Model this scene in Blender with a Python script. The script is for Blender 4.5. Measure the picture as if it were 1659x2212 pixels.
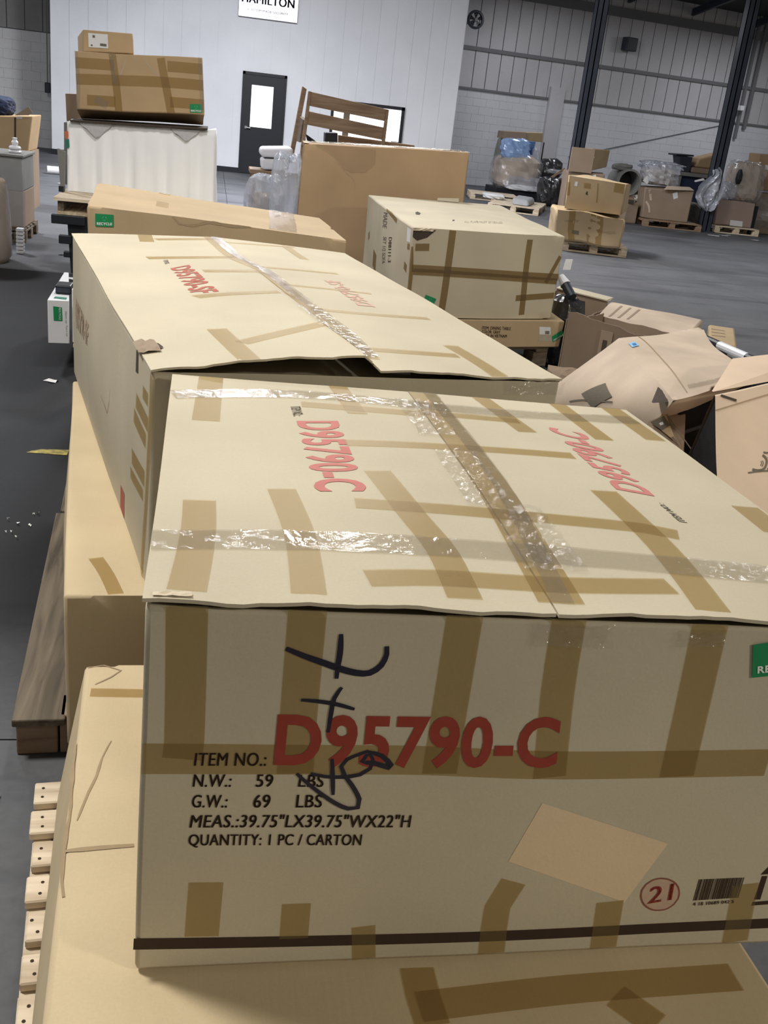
import bpy, bmesh, math, random
import numpy as np
from mathutils import Vector, Matrix
for o in list(bpy.data.objects): bpy.data.objects.remove(o, do_unlink=True)
SC = bpy.context.scene; COL = SC.collection
random.seed(7)
# ------------------------------------------------------------------ camera, world, lamps, exposure
cd = bpy.data.cameras.new('camera'); cam = bpy.data.objects.new('camera', cd); COL.objects.link(cam)
CR = [[0.9820621, -0.1553588, 0.1068539], [0.0401583, -0.3813586, -0.9235545], [0.184232, 0.9112789, -0.3682789]]
cam.matrix_world = Matrix([[CR[0][i], -CR[1][i], -CR[2][i], ((0.05396, -1.06513, 1.61983))[i]] for i in range(3)] + [[0,0,0,1]])
cd.sensor_fit = 'VERTICAL'; cd.sensor_height = 36.0; cd.lens = 2167.766/2212*36.0; cd.clip_end = 200; cd.clip_start = .02
SC.camera = cam
W = bpy.data.worlds.new('world'); SC.world = W; W.use_nodes = True
W.node_tree.nodes['Background'].inputs[0].default_value = (1.0, .95, .84, 1)
W.node_tree.nodes['Background'].inputs[1].default_value = .25
def lamp(x, y, z, power, size, col, sy=None):
    l = bpy.data.lights.new('high_bay_or_fill_light', 'AREA'); l.energy = power; l.color = col
    l.shape = 'RECTANGLE'; l.size = size; l.size_y = sy or size
    o = bpy.data.objects.new('high_bay_or_fill_light', l); COL.objects.link(o); o.location = (x, y, z)
lamp(-2.1, 1.4, 5.2, 275, .8, (1, .97, .90))
lamp(.3, 5.2, 5.4, 160, .8, (1, .985, .95))
lamp(2.4, 13.0, 5.9, 520, .8, (1, .98, .95), 1.6)
lamp(8.0, -4.8, 5.4, 700, 1.0, (1, .93, .76))  # fill added behind the camera to brighten camera-facing sides; no known fixture
lamp(4.6, 4.0, 5.8, 70, .9, (1, .96, .88))
lamp(-4.6, 12.5, 5.6, 420, 1.0, (.95, .96, 1))
lamp(.6, 16.5, 4.9, 620, 1.4, (.90, .93, 1))
lamp(9.5, 12.5, 5.6, 130, 1.0, (.93, .95, 1))
lamp(8.5, 24.6, 4.7, 90, 1.4, (.92, .94, 1))
lamp(15.0, 25.6, 4.7, 120, 1.4, (.92, .94, 1))
VS = SC.view_settings
VS.view_transform = 'Standard'; VS.look = 'None'; VS.exposure = 0.0; VS.gamma = 1.0; VS.use_curve_mapping = False
# ------------------------------------------------------------------ materials
MATS = {}
def _nt(name):
    m = bpy.data.materials.new(name); m.use_nodes = True; nt = m.node_tree
    return m, nt, nt.nodes, nt.nodes['Principled BSDF']
def N(nt, t, **k):
    n = nt.nodes.new(t)
    for a, b in k.items():
        if a.startswith('i_'):
            n.inputs[a[2:].replace('_', ' ')].default_value = b
        else: setattr(n, a, b)
    return n
def noise_mat(name, col, rough=.7, var=.08, scale=3., fine=120., bump=.05, metal=0., stain=None, dist=.01, spec=.3, ov=.18):
    if name in MATS: return MATS[name]
    m, nt, ns, b = _nt(name); L = nt.links
    tc = N(nt, 'ShaderNodeTexCoord')
    n1 = N(nt, 'ShaderNodeTexNoise', i_Scale=scale, i_Detail=6.); n2 = N(nt, 'ShaderNodeTexNoise', i_Scale=fine, i_Detail=3.)
    L.new(tc.outputs['Object'], n1.inputs['Vector']); L.new(tc.outputs['Object'], n2.inputs['Vector'])
    r = N(nt, 'ShaderNodeValToRGB'); r.color_ramp.elements[0].position = .3; r.color_ramp.elements[1].position = .7
    lo = [c*(1-var) for c in col]; hi = [min(1, c*(1+var)) for c in col]
    if stain: lo = stain
    r.color_ramp.elements[0].color = (*lo, 1); r.color_ramp.elements[1].color = (*hi, 1)
    L.new(n1.outputs['Fac'], r.inputs['Fac'])
    mx = N(nt, 'ShaderNodeMixRGB', blend_type='OVERLAY'); mx.inputs[0].default_value = ov
    L.new(r.outputs['Color'], mx.inputs[1]); L.new(n2.outputs['Fac'], mx.inputs[2]); L.new(mx.outputs[0], b.inputs['Base Color'])
    bp = N(nt, 'ShaderNodeBump', i_Strength=bump, i_Distance=dist)
    L.new(n2.outputs['Fac'], bp.inputs['Height']); L.new(bp.outputs[0], b.inputs['Normal'])
    b.inputs['Roughness'].default_value = rough; b.inputs['Metallic'].default_value = metal
    b.inputs['Specular IOR Level'].default_value = spec
    MATS[name] = m; return m
def card_mat(name, col, rough=.78, var=.085, spec=.15):
    if name in MATS: return MATS[name]
    m = noise_mat(name, col, rough, var, 2.5, 260., .015, spec=spec, ov=.07); nt = m.node_tree; L = nt.links
    tc = N(nt, 'ShaderNodeTexCoord'); mp = N(nt, 'ShaderNodeMapping'); mp.inputs['Scale'].default_value = (1, .02, 1)
    w = N(nt, 'ShaderNodeTexNoise', i_Scale=140., i_Detail=2.)
    L.new(tc.outputs['Object'], mp.inputs[0]); L.new(mp.outputs[0], w.inputs['Vector'])
    b = nt.nodes['Principled BSDF']; old = b.inputs['Normal'].links[0].from_node
    bp = N(nt, 'ShaderNodeBump', i_Strength=.035, i_Distance=.01)
    L.new(w.outputs['Fac'], bp.inputs['Height']); L.new(old.outputs[0], bp.inputs['Normal']); L.new(bp.outputs[0], b.inputs['Normal'])
    return m
def flat_mat(name, col, rough=.6, metal=0., emit=None, es=1., spec=.4):
    if name in MATS: return MATS[name]
    m, nt, ns, b = _nt(name)
    n = N(nt, 'ShaderNodeTexNoise', i_Scale=60., i_Detail=3.); tc = N(nt, 'ShaderNodeTexCoord'); nt.links.new(tc.outputs['Object'], n.inputs['Vector'])
    mx = N(nt, 'ShaderNodeMixRGB', blend_type='OVERLAY'); mx.inputs[0].default_value = .12; mx.inputs[1].default_value = (*col, 1)
    nt.links.new(n.outputs['Fac'], mx.inputs[2]); nt.links.new(mx.outputs[0], b.inputs['Base Color'])
    b.inputs['Roughness'].default_value = rough; b.inputs['Metallic'].default_value = metal; b.inputs['Specular IOR Level'].default_value = spec
    if emit: b.inputs['Emission Color'].default_value = (*emit, 1); b.inputs['Emission Strength'].default_value = es
    MATS[name] = m; return m
def film_mat(name, tint, body, alpha, rough, wr_scale=25., wr=.5, sheen=.3):
    """see-through sheet: tinted transparency mixed with a glossy skin, wrinkled by a bump"""
    if name in MATS: return MATS[name]
    m, nt, ns, b = _nt(name); L = nt.links
    out = ns['Material Output']; tr = N(nt, 'ShaderNodeBsdfTransparent'); tr.inputs[0].default_value = (*tint, 1)
    b.inputs['Base Color'].default_value = (*body, 1); b.inputs['Roughness'].default_value = rough; b.inputs['Specular IOR Level'].default_value = .7
    tc = N(nt, 'ShaderNodeTexCoord'); n = N(nt, 'ShaderNodeTexNoise', i_Scale=wr_scale, i_Detail=4., i_Distortion=1.2)
    L.new(tc.outputs['Object'], n.inputs['Vector'])
    bp = N(nt, 'ShaderNodeBump', i_Strength=wr, i_Distance=.008); L.new(n.outputs['Fac'], bp.inputs['Height']); L.new(bp.outputs[0], b.inputs['Normal'])
    gl = N(nt, 'ShaderNodeBsdfGlossy'); gl.inputs['Roughness'].default_value = rough; L.new(bp.outputs[0], gl.inputs['Normal'])
    m1 = N(nt, 'ShaderNodeMixShader'); m1.inputs[0].default_value = alpha; L.new(tr.outputs[0], m1.inputs[1]); L.new(b.outputs[0], m1.inputs[2])
    lw = N(nt, 'ShaderNodeLayerWeight', i_Blend=.5); L.new(bp.outputs[0], lw.inputs['Normal'])
    pw = N(nt, 'ShaderNodeMath', operation='POWER'); L.new(lw.outputs['Facing'], pw.inputs[0]); pw.inputs[1].default_value = 4.0
    fr = N(nt, 'ShaderNodeMath', operation='MULTIPLY_ADD'); L.new(pw.outputs[0], fr.inputs[0]); fr.inputs[1].default_value = sheen; fr.inputs[2].default_value = .045 if rough < .25 else .015
    m2 = N(nt, 'ShaderNodeMixShader'); L.new(fr.outputs[0], m2.inputs[0]); L.new(m1.outputs[0], m2.inputs[1]); L.new(gl.outputs[0], m2.inputs[2])
    L.new(m2.outputs[0], out.inputs['Surface']); MATS[name] = m; return m
def wood_mat(name, c1, c2, along='y', scale=1.):
    if name in MATS: return MATS[name]
    m, nt, ns, b = _nt(name); L = nt.links
    tc = N(nt, 'ShaderNodeTexCoord'); mp = N(nt, 'ShaderNodeMapping')
    sc = [30*scale, 30*scale, 30*scale]; sc['xyz'.index(along)] = 2.2*scale; mp.inputs['Scale'].default_value = sc
    n = N(nt, 'ShaderNodeTexNoise', i_Scale=1., i_Detail=6., i_Distortion=.6)
    L.new(tc.outputs['Object'], mp.inputs[0]); L.new(mp.outputs[0], n.inputs['Vector'])
    r = N(nt, 'ShaderNodeValToRGB'); r.color_ramp.elements[0].position = .32; r.color_ramp.elements[1].position = .66
    r.color_ramp.elements[0].color = (*c1, 1); r.color_ramp.elements[1].color = (*c2, 1)
    L.new(n.outputs['Fac'], r.inputs['Fac']); L.new(r.outputs[0], b.inputs['Base Color'])
    bp = N(nt, 'ShaderNodeBump', i_Strength=.25, i_Distance=.004); L.new(n.outputs['Fac'], bp.inputs['Height']); L.new(bp.outputs[0], b.inputs['Normal'])
    b.inputs['Roughness'].default_value = .75; MATS[name] = m; return m
M = dict(
 card=card_mat('cardboard_cream', (.525,.465,.352)), card_w=card_mat('cardboard_warm', (.60,.485,.315)), card_f=card_mat('cardboard_tan', (.44,.33,.205)),
 card_g=card_mat('cardboard_brown', (.40,.275,.165)), card_g2=card_mat('cardboard_brown_shade', (.335,.23,.14)), card_k=card_mat('cardboard_pinkish', (.55,.445,.35), var=.16), card_o=card_mat('cardboard_peach', (.66,.51,.385)),  # card_g2: darker copy of the brown card, painted shade at the panel overlap
 card_d=card_mat('cardboard_old', (.30,.225,.165)), card_dd=card_mat('cardboard_old_shade', (.22,.165,.12)), card_m=card_mat('cardboard_golden', (.47,.335,.195)),  # card_dd: old card darkened, shade painted on insides and camera-facing sides
 panel_d=noise_mat('dark_metal_panel', (.25,.245,.24), .7, .1, .9, 60, .05),
 card_r=card_mat('cardboard_raw_edge', (.62,.53,.40)),
 tape=film_mat('packing_tape', (.83,.75,.58), (.42,.32,.15), .20, .42, 9., .10, .05), tape_m=film_mat('packing_tape_dark', (.70,.60,.43), (.26,.19,.09), .3, .5, 9., .1, .05),
 film=film_mat('clear_tape', (.90,.885,.85), (.60,.58,.53), .12, .10, 30., .35, .25),
 glint=film_mat('crinkled_clear_tape', (.965,.96,.95), (.7,.69,.66), .05, .13, 40., .6, .25),
 wrap=film_mat('stretch_film', (.93,.93,.94), (.70,.70,.72), .18, .10, 14., .8), wrap_w=film_mat('poly_sheet', (.85,.87,.92), (.72,.74,.80), .42, .16, 14., .9),
 wrap_b=film_mat('blue_poly_sheet', (.6,.75,1.), (.35,.52,.85), .75, .2, 12., .8), wrap_d=film_mat('dark_film', (.3,.3,.32), (.05,.05,.055), .6, .15, 14., .8),
 red=flat_mat('red_print', (.30,.055,.04), .8, spec=.1), red2=flat_mat('faded_red_print', (.40,.13,.10), .8, spec=.1), pinkred=flat_mat('pink_red_print', (.52,.20,.18), .8, spec=.1),
 pinkfaint=flat_mat('washed_red_print', (.58,.38,.30), .8, spec=.1), faint=flat_mat('washed_brown_print', (.45,.33,.24), .8, spec=.1), pink=flat_mat('pink_ink_wash', (.53,.38,.29), .8, spec=.1),
 ring=flat_mat('brown_red_print', (.26,.10,.075), .8, spec=.1),
 ink_brown=flat_mat('dark_brown_print', (.055,.035,.025), .75, spec=.1), ink_grey=flat_mat('grey_print', (.16,.14,.11), .8, spec=.1), ink_faint=flat_mat('pale_print', (.42,.36,.28), .8, spec=.1),
 ink_blue=flat_mat('marker_ink', (.016,.014,.03), .4), card_pale=card_mat('cardboard_peeled', (.70,.55,.38)), hole=flat_mat('torn_hole_dark', (.06,.045,.035), .9), crease=flat_mat('cardboard_crease', (.36,.27,.17), .9, spec=.1),
 green=flat_mat('green_label', (.012,.24,.085), .45), green_l=flat_mat('light_green_print', (.05,.36,.16), .5), white=flat_mat('white_print', (.82,.84,.82), .5),
 paper=flat_mat('white_paper', (.72,.72,.73), .6), black=flat_mat('black_steel', (.012,.014,.02), .45), blackfab=noise_mat('black_fabric', (.007,.007,.008), .8, .2, 20, 300, .2, spec=.15),
 wood=wood_mat('pallet_pine', (.50,.39,.27), (.80,.68,.52), 'x'), wood_y=wood_mat('pallet_pine_lengthwise', (.34,.25,.16), (.62,.51,.36), 'y'),
 wood_g=wood_mat('weathered_timber', (.06,.047,.032), (.19,.15,.105), 'y'), wood_b=wood_mat('brown_timber', (.20,.125,.075), (.33,.225,.145), 'x'), wood_d=wood_mat('dark_timber', (.09,.065,.045), (.2,.15,.1), 'x'),
 wall_w=noise_mat('white_metal_panel', (.80,.81,.85), .5, .04, .6, 60, .03, stain=(.70,.71,.755)), wall_g=noise_mat('grey_metal_panel', (.50,.49,.505), .6, .07, .8, 60, .04),
 block=noise_mat('painted_block', (.60,.61,.64), .8, .05, .9, 60, .15), block_d=noise_mat('grey_block', (.62,.62,.625), .8, .1, .9, 60, .15), steel=noise_mat('dark_column_paint', (.035,.042,.058), .45, .2, 3, 90, .05),
 girt=flat_mat('girt_grey', (.16,.16,.17), .6), ceil=noise_mat('dark_roof_deck', (.05,.05,.052), .8, .15, 1, 60, .05),
 lit=flat_mat('lit_glass', (.9,.9,.9), .2, emit=(.98,.99,1), es=1.3), litw=flat_mat('lit_room', (.8,.75,.65), .5, emit=(1,.93,.82), es=.8), chrome=flat_mat('chrome', (.7,.7,.72), .2, 1.),
 brushed=noise_mat('brushed_steel', (.62,.62,.65), .28, .15, 1.5, 90, .02, 1.), cloth=noise_mat('white_cover_sheet', (.95,.96,1.0), .75, .03, 2, 80, .1), uph=noise_mat('white_upholstery', (.66,.66,.70), .8, .05, 4, 150, .2),
 grey=noise_mat('grey_vinyl', (.20,.20,.19), .6, .15, 2, 100, .1), navy=flat_mat('navy_cloth', (.02,.03,.07), .8), orange=flat_mat('orange_label', (.55,.16,.07), .6), teal=flat_mat('teal_label', (.02,.17,.11), .6),
 yellow=noise_mat('worn_yellow_paint', (.42,.34,.08), .8, .4, 30, 200, .1, stain=(.12,.11,.08)), blue=flat_mat('blue_sticker', (.25,.52,.80), .6), blue_d=flat_mat('blue_print', (.05,.16,.42), .6), plast=flat_mat('white_plastic', (.75,.76,.80), .35),
)
def floor_mat():
    m, nt, ns, b = _nt('polished_concrete'); L = nt.links
    tc = N(nt, 'ShaderNodeTexCoord'); sx = N(nt, 'ShaderNodeSeparateXYZ'); L.new(tc.outputs['Object'], sx.inputs[0])
    n1 = N(nt, 'ShaderNodeTexNoise', i_Scale=.9, i_Detail=8., i_Roughness=.6); n2 = N(nt, 'ShaderNodeTexNoise', i_Scale=40., i_Detail=4.)
    L.new(tc.outputs['Object'], n1.inputs['Vector']); L.new(tc.outputs['Object'], n2.inputs['Vector'])
    r = N(nt, 'ShaderNodeValToRGB'); r.color_ramp.elements[0].position = .3; r.color_ramp.elements[1].position = .72
    r.color_ramp.elements[0].color = (.085,.087,.095,1); r.color_ramp.elements[1].color = (.15,.153,.166,1); L.new(n1.outputs['Fac'], r.inputs['Fac'])
    # dark lane left of the stacks: fades out unevenly towards its near end
    ad = N(nt, 'ShaderNodeMath', operation='MULTIPLY_ADD'); L.new(n1.outputs['Fac'], ad.inputs[0]); ad.inputs[1].default_value = 1.2; L.new(sx.outputs['Y'], ad.inputs[2])
    f1 = N(nt, 'ShaderNodeMapRange'); f1.inputs[1].default_value = 1.75; f1.inputs[2].default_value = 2.5; L.new(ad.outputs[0], f1.inputs[0])
    f2 = N(nt, 'ShaderNodeMath', operation='LESS_THAN'); L.new(sx.outputs['Y'], f2.inputs[0]); f2.inputs[1].default_value = 8.27
    f3 = N(nt, 'ShaderNodeMath', operation='LESS_THAN'); L.new(sx.outputs['X'], f3.inputs[0]); f3.inputs[1].default_value = .35
    a = N(nt, 'ShaderNodeMath', operation='MULTIPLY'); L.new(f1.outputs[0], a.inputs[0]); L.new(f2.outputs[0], a.inputs[1])
    c = N(nt, 'ShaderNodeMath', operation='MULTIPLY'); L.new(a.outputs[0], c.inputs[0]); L.new(f3.outputs[0], c.inputs[1])
    mx = N(nt, 'ShaderNodeMixRGB', blend_type='MULTIPLY'); L.new(c.outputs[0], mx.inputs[0]); L.new(r.outputs[0], mx.inputs[1]); mx.inputs[2].default_value = (.07,.075,.085,1)
    o = N(nt, 'ShaderNodeMixRGB', blend_type='OVERLAY'); o.inputs[0].default_value = .2; L.new(mx.outputs[0], o.inputs[1]); L.new(n2.outputs['Fac'], o.inputs[2])
    # tyre scuffs
    mp = N(nt, 'ShaderNodeMapping'); mp.inputs['Scale'].default_value = (.25, 2.2, 1); mp.inputs['Rotation'].default_value = (0, 0, .35); L.new(tc.outputs['Object'], mp.inputs[0])
    n3 = N(nt, 'ShaderNodeTexNoise', i_Scale=1.6, i_Detail=5., i_Distortion=.7); L.new(mp.outputs[0], n3.inputs['Vector'])
    r3 = N(nt, 'ShaderNodeValToRGB'); r3.color_ramp.elements[0].position = .55; r3.color_ramp.elements[1].position = .68; r3.color_ramp.elements[0].color = (1,1,1,1); r3.color_ramp.elements[1].color = (.66,.66,.68,1)
    L.new(n3.outputs['Fac'], r3.inputs['Fac']); q = N(nt, 'ShaderNodeMixRGB', blend_type='MULTIPLY'); q.inputs[0].default_value = 1
    L.new(o.outputs[0], q.inputs[1]); L.new(r3.outputs[0], q.inputs[2]); L.new(q.outputs[0], b.inputs['Base Color'])
    b.inputs['Roughness'].default_value = .62; b.inputs['Specular IOR Level'].default_value = .25
    bp = N(nt, 'ShaderNodeBump', i_Strength=.08, i_Distance=.01); L.new(n2.outputs['Fac'], bp.inputs['Height']); L.new(bp.outputs[0], b.inputs['Normal'])
    return m
M['floor'] = floor_mat()
def soft(o, ang=32):
    o.data.shade_smooth(); o.data.set_sharp_from_angle(angle=math.radians(ang)); return o
# ------------------------------------------------------------------ object helpers
def thing(name, label, cat, loc=(0,0,0), group=None, kind=None):
    o = bpy.data.objects.new(name, None); COL.objects.link(o); o.location = loc; o.empty_display_size = .1
    if label: o['label'] = label
    if cat: o['category'] = cat
    if group: o['group'] = group
    if kind: o['kind'] = kind
    return o
def wloc(o):
    p = Vector((0,0,0))
    while o: p += o.location; o = o.parent
    return p
def mesh(name, verts, faces, mat, parent=None, smooth=False, label=None, kind=None, cat=None, group=None, loc=None):
    """one mesh object; verts in world coordinates"""
    off = wloc(parent) if parent else Vector(loc or (0,0,0))
    me = bpy.data.meshes.new(name); me.from_pydata([tuple(Vector(v) - off) for v in verts], [], [tuple(f) for f in faces]); me.validate(); me.update()
    me.materials.append(mat if not isinstance(mat, str) else M[mat])
    if smooth: me.shade_smooth()
    o = bpy.data.objects.new(name, me); COL.objects.link(o)
    if parent: o.parent = parent
    elif loc: o.location = loc
    if label: o['label'] = label
    if kind: o['kind'] = kind
    if cat: o['category'] = cat
    if group: o['group'] = group
    return o
def bevel(o, w, seg=2, ang=35):
    b = o.modifiers.new('bevel', 'BEVEL'); b.width = w; b.segments = seg; b.limit_method = 'ANGLE'; b.angle_limit = math.radians(ang); return o
HF = [(0,3,2,1),(4,5,6,7),(0,1,5,4),(1,2,6,5),(2,3,7,6),(3,0,4,7)]
class MB:
    def __init__(s): s.v = []; s.f = []
    def add(s, v, f):
        n = len(s.v); s.v += [tuple(map(float, p)) for p in v]; s.f += [tuple(i+n for i in q) for q in f]; return s
    def hexa(s, b, t): return s.add(list(b)+list(t), HF)
    def box(s, x0, x1, y0, y1, z0, z1): return s.hexa([(x0,y0,z0),(x1,y0,z0),(x1,y1,z0),(x0,y1,z0)], [(x0,y0,z1),(x1,y0,z1),(x1,y1,z1),(x0,y1,z1)])
    def tube(s, p, q, r, n=10, r2=None):
        p, q = Vector(p), Vector(q); d = (q-p).normalized(); a = d.orthogonal().normalized(); b = d.cross(a); r2 = r if r2 is None else r2
        v = []; 
        for k in range(n):
            c = math.cos(2*math.pi*k/n); t = math.sin(2*math.pi*k/n); v += [p+(a*c+b*t)*r, q+(a*c+b*t)*r2]
        f = [(2*k, 2*((k+1)%n), 2*((k+1)%n)+1, 2*k+1) for k in range(n)] + [tuple(range(0,2*n,2))[::-1], tuple(range(1,2*n,2))]
        return s.add(v, f)
    def lathe(s, c, prof, n=20):
        v = []; f = []; m = len(prof)
        for k in range(n):
            a = 2*math.pi*k/n
            for r, z in prof: v.append((c[0]+r*math.cos(a), c[1]+r*math.sin(a), c[2]+z))
        for k in range(n):
            for j in range(m-1): f.append((k*m+j, ((k+1)%n)*m+j, ((k+1)%n)*m+j+1, k*m+j+1))
        return s.add(v, f)
    def done(s, name, mat, parent=None, **k): return mesh(name, s.v, s.f, mat, parent, **k)
def hexq(q, depth, dx=0., dz=0., zmin=None):
    """front quad (FL, FR, FR top, FL top) pushed back by depth"""
    q = [list(p) for p in q]
    if zmin is not None:
        for i in (0, 1): q[i][2] = zmin
    bk = [(p[0]+dx, p[1]+depth, p[2]+(dz if i > 1 else 0)) for i, p in enumerate(q)]
    return [q[0], q[1], bk[1], bk[0]], [q[3], q[2], bk[2], bk[3]]
def hx(name, q, depth, mat, parent=None, bev=.006, dx=0., dz=0., zmin=None, **k):
    b, t = hexq(q, depth, dx, dz, zmin); o = MB().hexa(b, t).done(name, mat, parent, **k)
    return bevel(o, bev) if bev else o
def bag(name, c, d, mat, parent=None, seed=1, n=30, amp=.18, pw=4.2, jit=.035, **k):
    """crumpled wrapped bundle: a boxy hull with sharp folds"""
    rnd = random.Random(seed); dirs = [(Vector((rnd.gauss(0,1), rnd.gauss(0,1), rnd.gauss(0,1)))*rnd.uniform(2,7), rnd.uniform(0,6.3)) for _ in range(7)]
    v = []; f = []; m = n//2+1
    for i in range(m):
        th = math.pi*i/(m-1)
        for j in range(n):
            ph = 2*math.pi*j/n; u = Vector((math.sin(th)*math.cos(ph), math.sin(th)*math.sin(ph), math.cos(th)))
            r = (abs(u.x)**pw+abs(u.y)**pw+abs(u.z)**pw)**(-1/pw)
            h = sum(abs(math.sin(u.dot(w)+p)) for w, p in dirs)/7 - .6
            r *= 1 + amp*h*2 + rnd.uniform(-jit,jit)
            v.append((c[0]+u.x*r*d[0]/2, c[1]+u.y*r*d[1]/2, max(c[2]+u.z*r*d[2]/2, c[2]-d[2]/2)))
    for i in range(m-1):
        for j in range(n): f.append((i*n+j, (i+1)*n+j, (i+1)*n+(j+1)%n, i*n+(j+1)%n))
    return mesh(name, v, f, mat, parent, **k)
# ------------------------------------------------------------------ carton geometry
def V3(*a): return np.array(a, float)
def wob(p, amp, seed):
    x, y, z = p; s = seed * 1.7
    return V3(math.sin(5.1*y + 3.3*z + s) + .6*math.sin(11.7*z - 7*y + 2*s),
              math.sin(4.7*x + 4.1*z + 1.3*s) + .6*math.sin(12.3*x + 6*z + s),
              math.sin(4.3*x + 3.7*y + .7*s) + .6*math.sin(9.9*y - 8.1*x + s)) * (amp * .6)
class Box:
    """A carton: eight corners, each face a bilinear patch that can bulge; faces take (s, t, offset)."""
    IDX = dict(top=(0,1,2,3), front=(4,5,1,0), left=(7,4,0,3), right=(5,6,2,1), back=(6,7,3,2), bottom=(7,6,5,4))
    def __init__(s, top, bot, bulge=None, amp=.002, seed=1, off=None):
        s.c = [V3(*p) for p in list(top) + list(bot)]; s.bulge = bulge or {}; s.amp = amp; s.seed = seed; s.off = off or {}
    def raw(s, f, a, b):
        p = [s.c[i] for i in s.IDX[f]]
        return p[0]*(1-a)*(1-b) + p[1]*a*(1-b) + p[2]*a*b + p[3]*(1-a)*b
    def nrm(s, f):
        p = [s.c[i] for i in s.IDX[f]]
        n = np.cross(p[2]-p[0], p[3]-p[1]); return n/np.linalg.norm(n)
    def pt(s, f, a, b, off=0.):
        q = s.raw(f, a, b); h = off + s.off.get(f, 0.)
        g = s.bulge.get(f)
        if g is not None: h += g(a, b) if callable(g) else g*math.sin(math.pi*min(1,max(0,a)))*math.sin(math.pi*min(1,max(0,b)))
        q = q + s.nrm(f)*h
        return q + wob(q, s.amp, s.seed)
    def dims(s, f):
        p = [s.c[i] for i in s.IDX[f]]
        return .5*(np.linalg.norm(p[1]-p[0])+np.linalg.norm(p[2]-p[3])), .5*(np.linalg.norm(p[3]-p[0])+np.linalg.norm(p[2]-p[1]))
def rbox(x0, x1, y0, y1, z0, z1, rot=0., **k):
    cx, cy = (x0+x1)/2, (y0+y1)/2; ca, sa = math.cos(rot), math.sin(rot)
    q = [(x0,y0),(x1,y0),(x1,y1),(x0,y1)]
    q = [(cx+(x-cx)*ca-(y-cy)*sa, cy+(x-cx)*sa+(y-cy)*ca) for x, y in q]
    return Box([(x,y,z1) for x,y in q], [(x,y,z0) for x,y in q], **k)
def tent(h):
    return lambda a, b: h*(1-abs(2*a-1))
def tentf(h):
    def g(a, b):
        k = min(1., max(0., (a-.485)/.03)); f = max(0., 1-b)**1.5
        return (h*(1-k) + h*(1-.65*f)*k + .008*(1-k)*f)*max(0, 1-abs(2*a-1))**.8*(1-.4*b) - .004
    return g
BX = {}
BX['A'] = Box([(.001,.003,1.056),(1.01,0,1.048),(.994,.996,1.046),(-.002,1.005,1.06)], [(-.003,0,.497),(1.0,0,.497),(1.0,1.0,.497),(0,1.01,.497)], dict(top=.008, front=.004, left=.006), .0015, 1, dict(top=.012))
BX['B'] = Box([(-.094,-.40,.494),(.918,-.36,.494),(.895,.83,.494),(-.158,.808,.494)], [(-.13,-.39,.142),(.91,-.35,.142),(.89,.83,.142),(-.222,.83,.142)], dict(top=-.0, left=.01), .0012, 2)
BX['C'] = Box([(-.049,1.03,1.066),(.901,1.19,1.066),(.607,3.083,1.066),(-.442,2.952,1.066)], [(-.045,1.045,.537),(.90,1.20,.537),(.60,3.07,.537),(-.44,2.94,.537)], dict(top=tentf(.040), left=.02), .002, 3, dict(top=.010))
BX['D'] = Box([(-.232,1.035,.535),(.70,1.10,.535),(.50,3.0,.535),(-.43,2.83,.535)], [(-.228,1.045,.122),(.69,1.10,.122),(.49,2.98,.122),(-.43,2.8,.122)], dict(left=.015, front=.004), .002, 4)
BX['F'] = Box([(-.473,3.707,1.10),(.69,3.68,1.05),(.65,4.58,1.05),(-.534,4.80,1.10)], [(-.46,3.72,.56),(.68,3.70,.56),(.64,4.56,.56),(-.52,4.78,.56)], dict(top=-.012, front=.01), .004, 5)
BX['I'] = Box([(1.296,5.202,.98),(2.407,5.557,.98),(2.534,7.70,.98),(1.331,7.40,.98)], [(1.31,5.21,.425),(2.40,5.56,.425),(2.52,7.68,.425),(1.34,7.38,.425)], dict(top=.015, left=.012, front=.01), .003, 6)
BX['J'] = Box([(1.33,5.19,.418),(2.50,5.545,.418),(2.60,7.55,.418),(1.38,7.3,.418)], [(1.33,5.19,.235),(2.49,5.545,.235),(2.58,7.55,.235),(1.38,7.3,.235)], {}, .002, 7)
BX['G'] = Box([(.82,7.83,1.305),(2.22,7.78,1.375),(2.25,8.10,1.375),(.84,8.18,1.31)], [(.80,7.85,.15),(2.25,7.80,.15),(2.27,8.13,.15),(.82,8.2,.15)], dict(front=-.015), .003, 8)
BX['F2'] = Box([(1.52,1.945,.235),(1.70,1.86,.245),(1.995,2.62,.625),(1.785,2.485,.615)], [(1.52,1.96,.2),(1.70,1.9,.2),(1.95,2.66,.5),(1.75,2.5,.5)], {}, 0, 1)
BX['KO'] = Box([(1.70,1.55,.36),(2.62,2.05,.36),(2.86,2.90,.80),(1.903,2.262,.80)], [(1.68,1.62,.03),(2.60,2.10,.03),(2.90,3.2,.03),(1.95,2.60,.03)], dict(top=.03), .008, 33)
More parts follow.
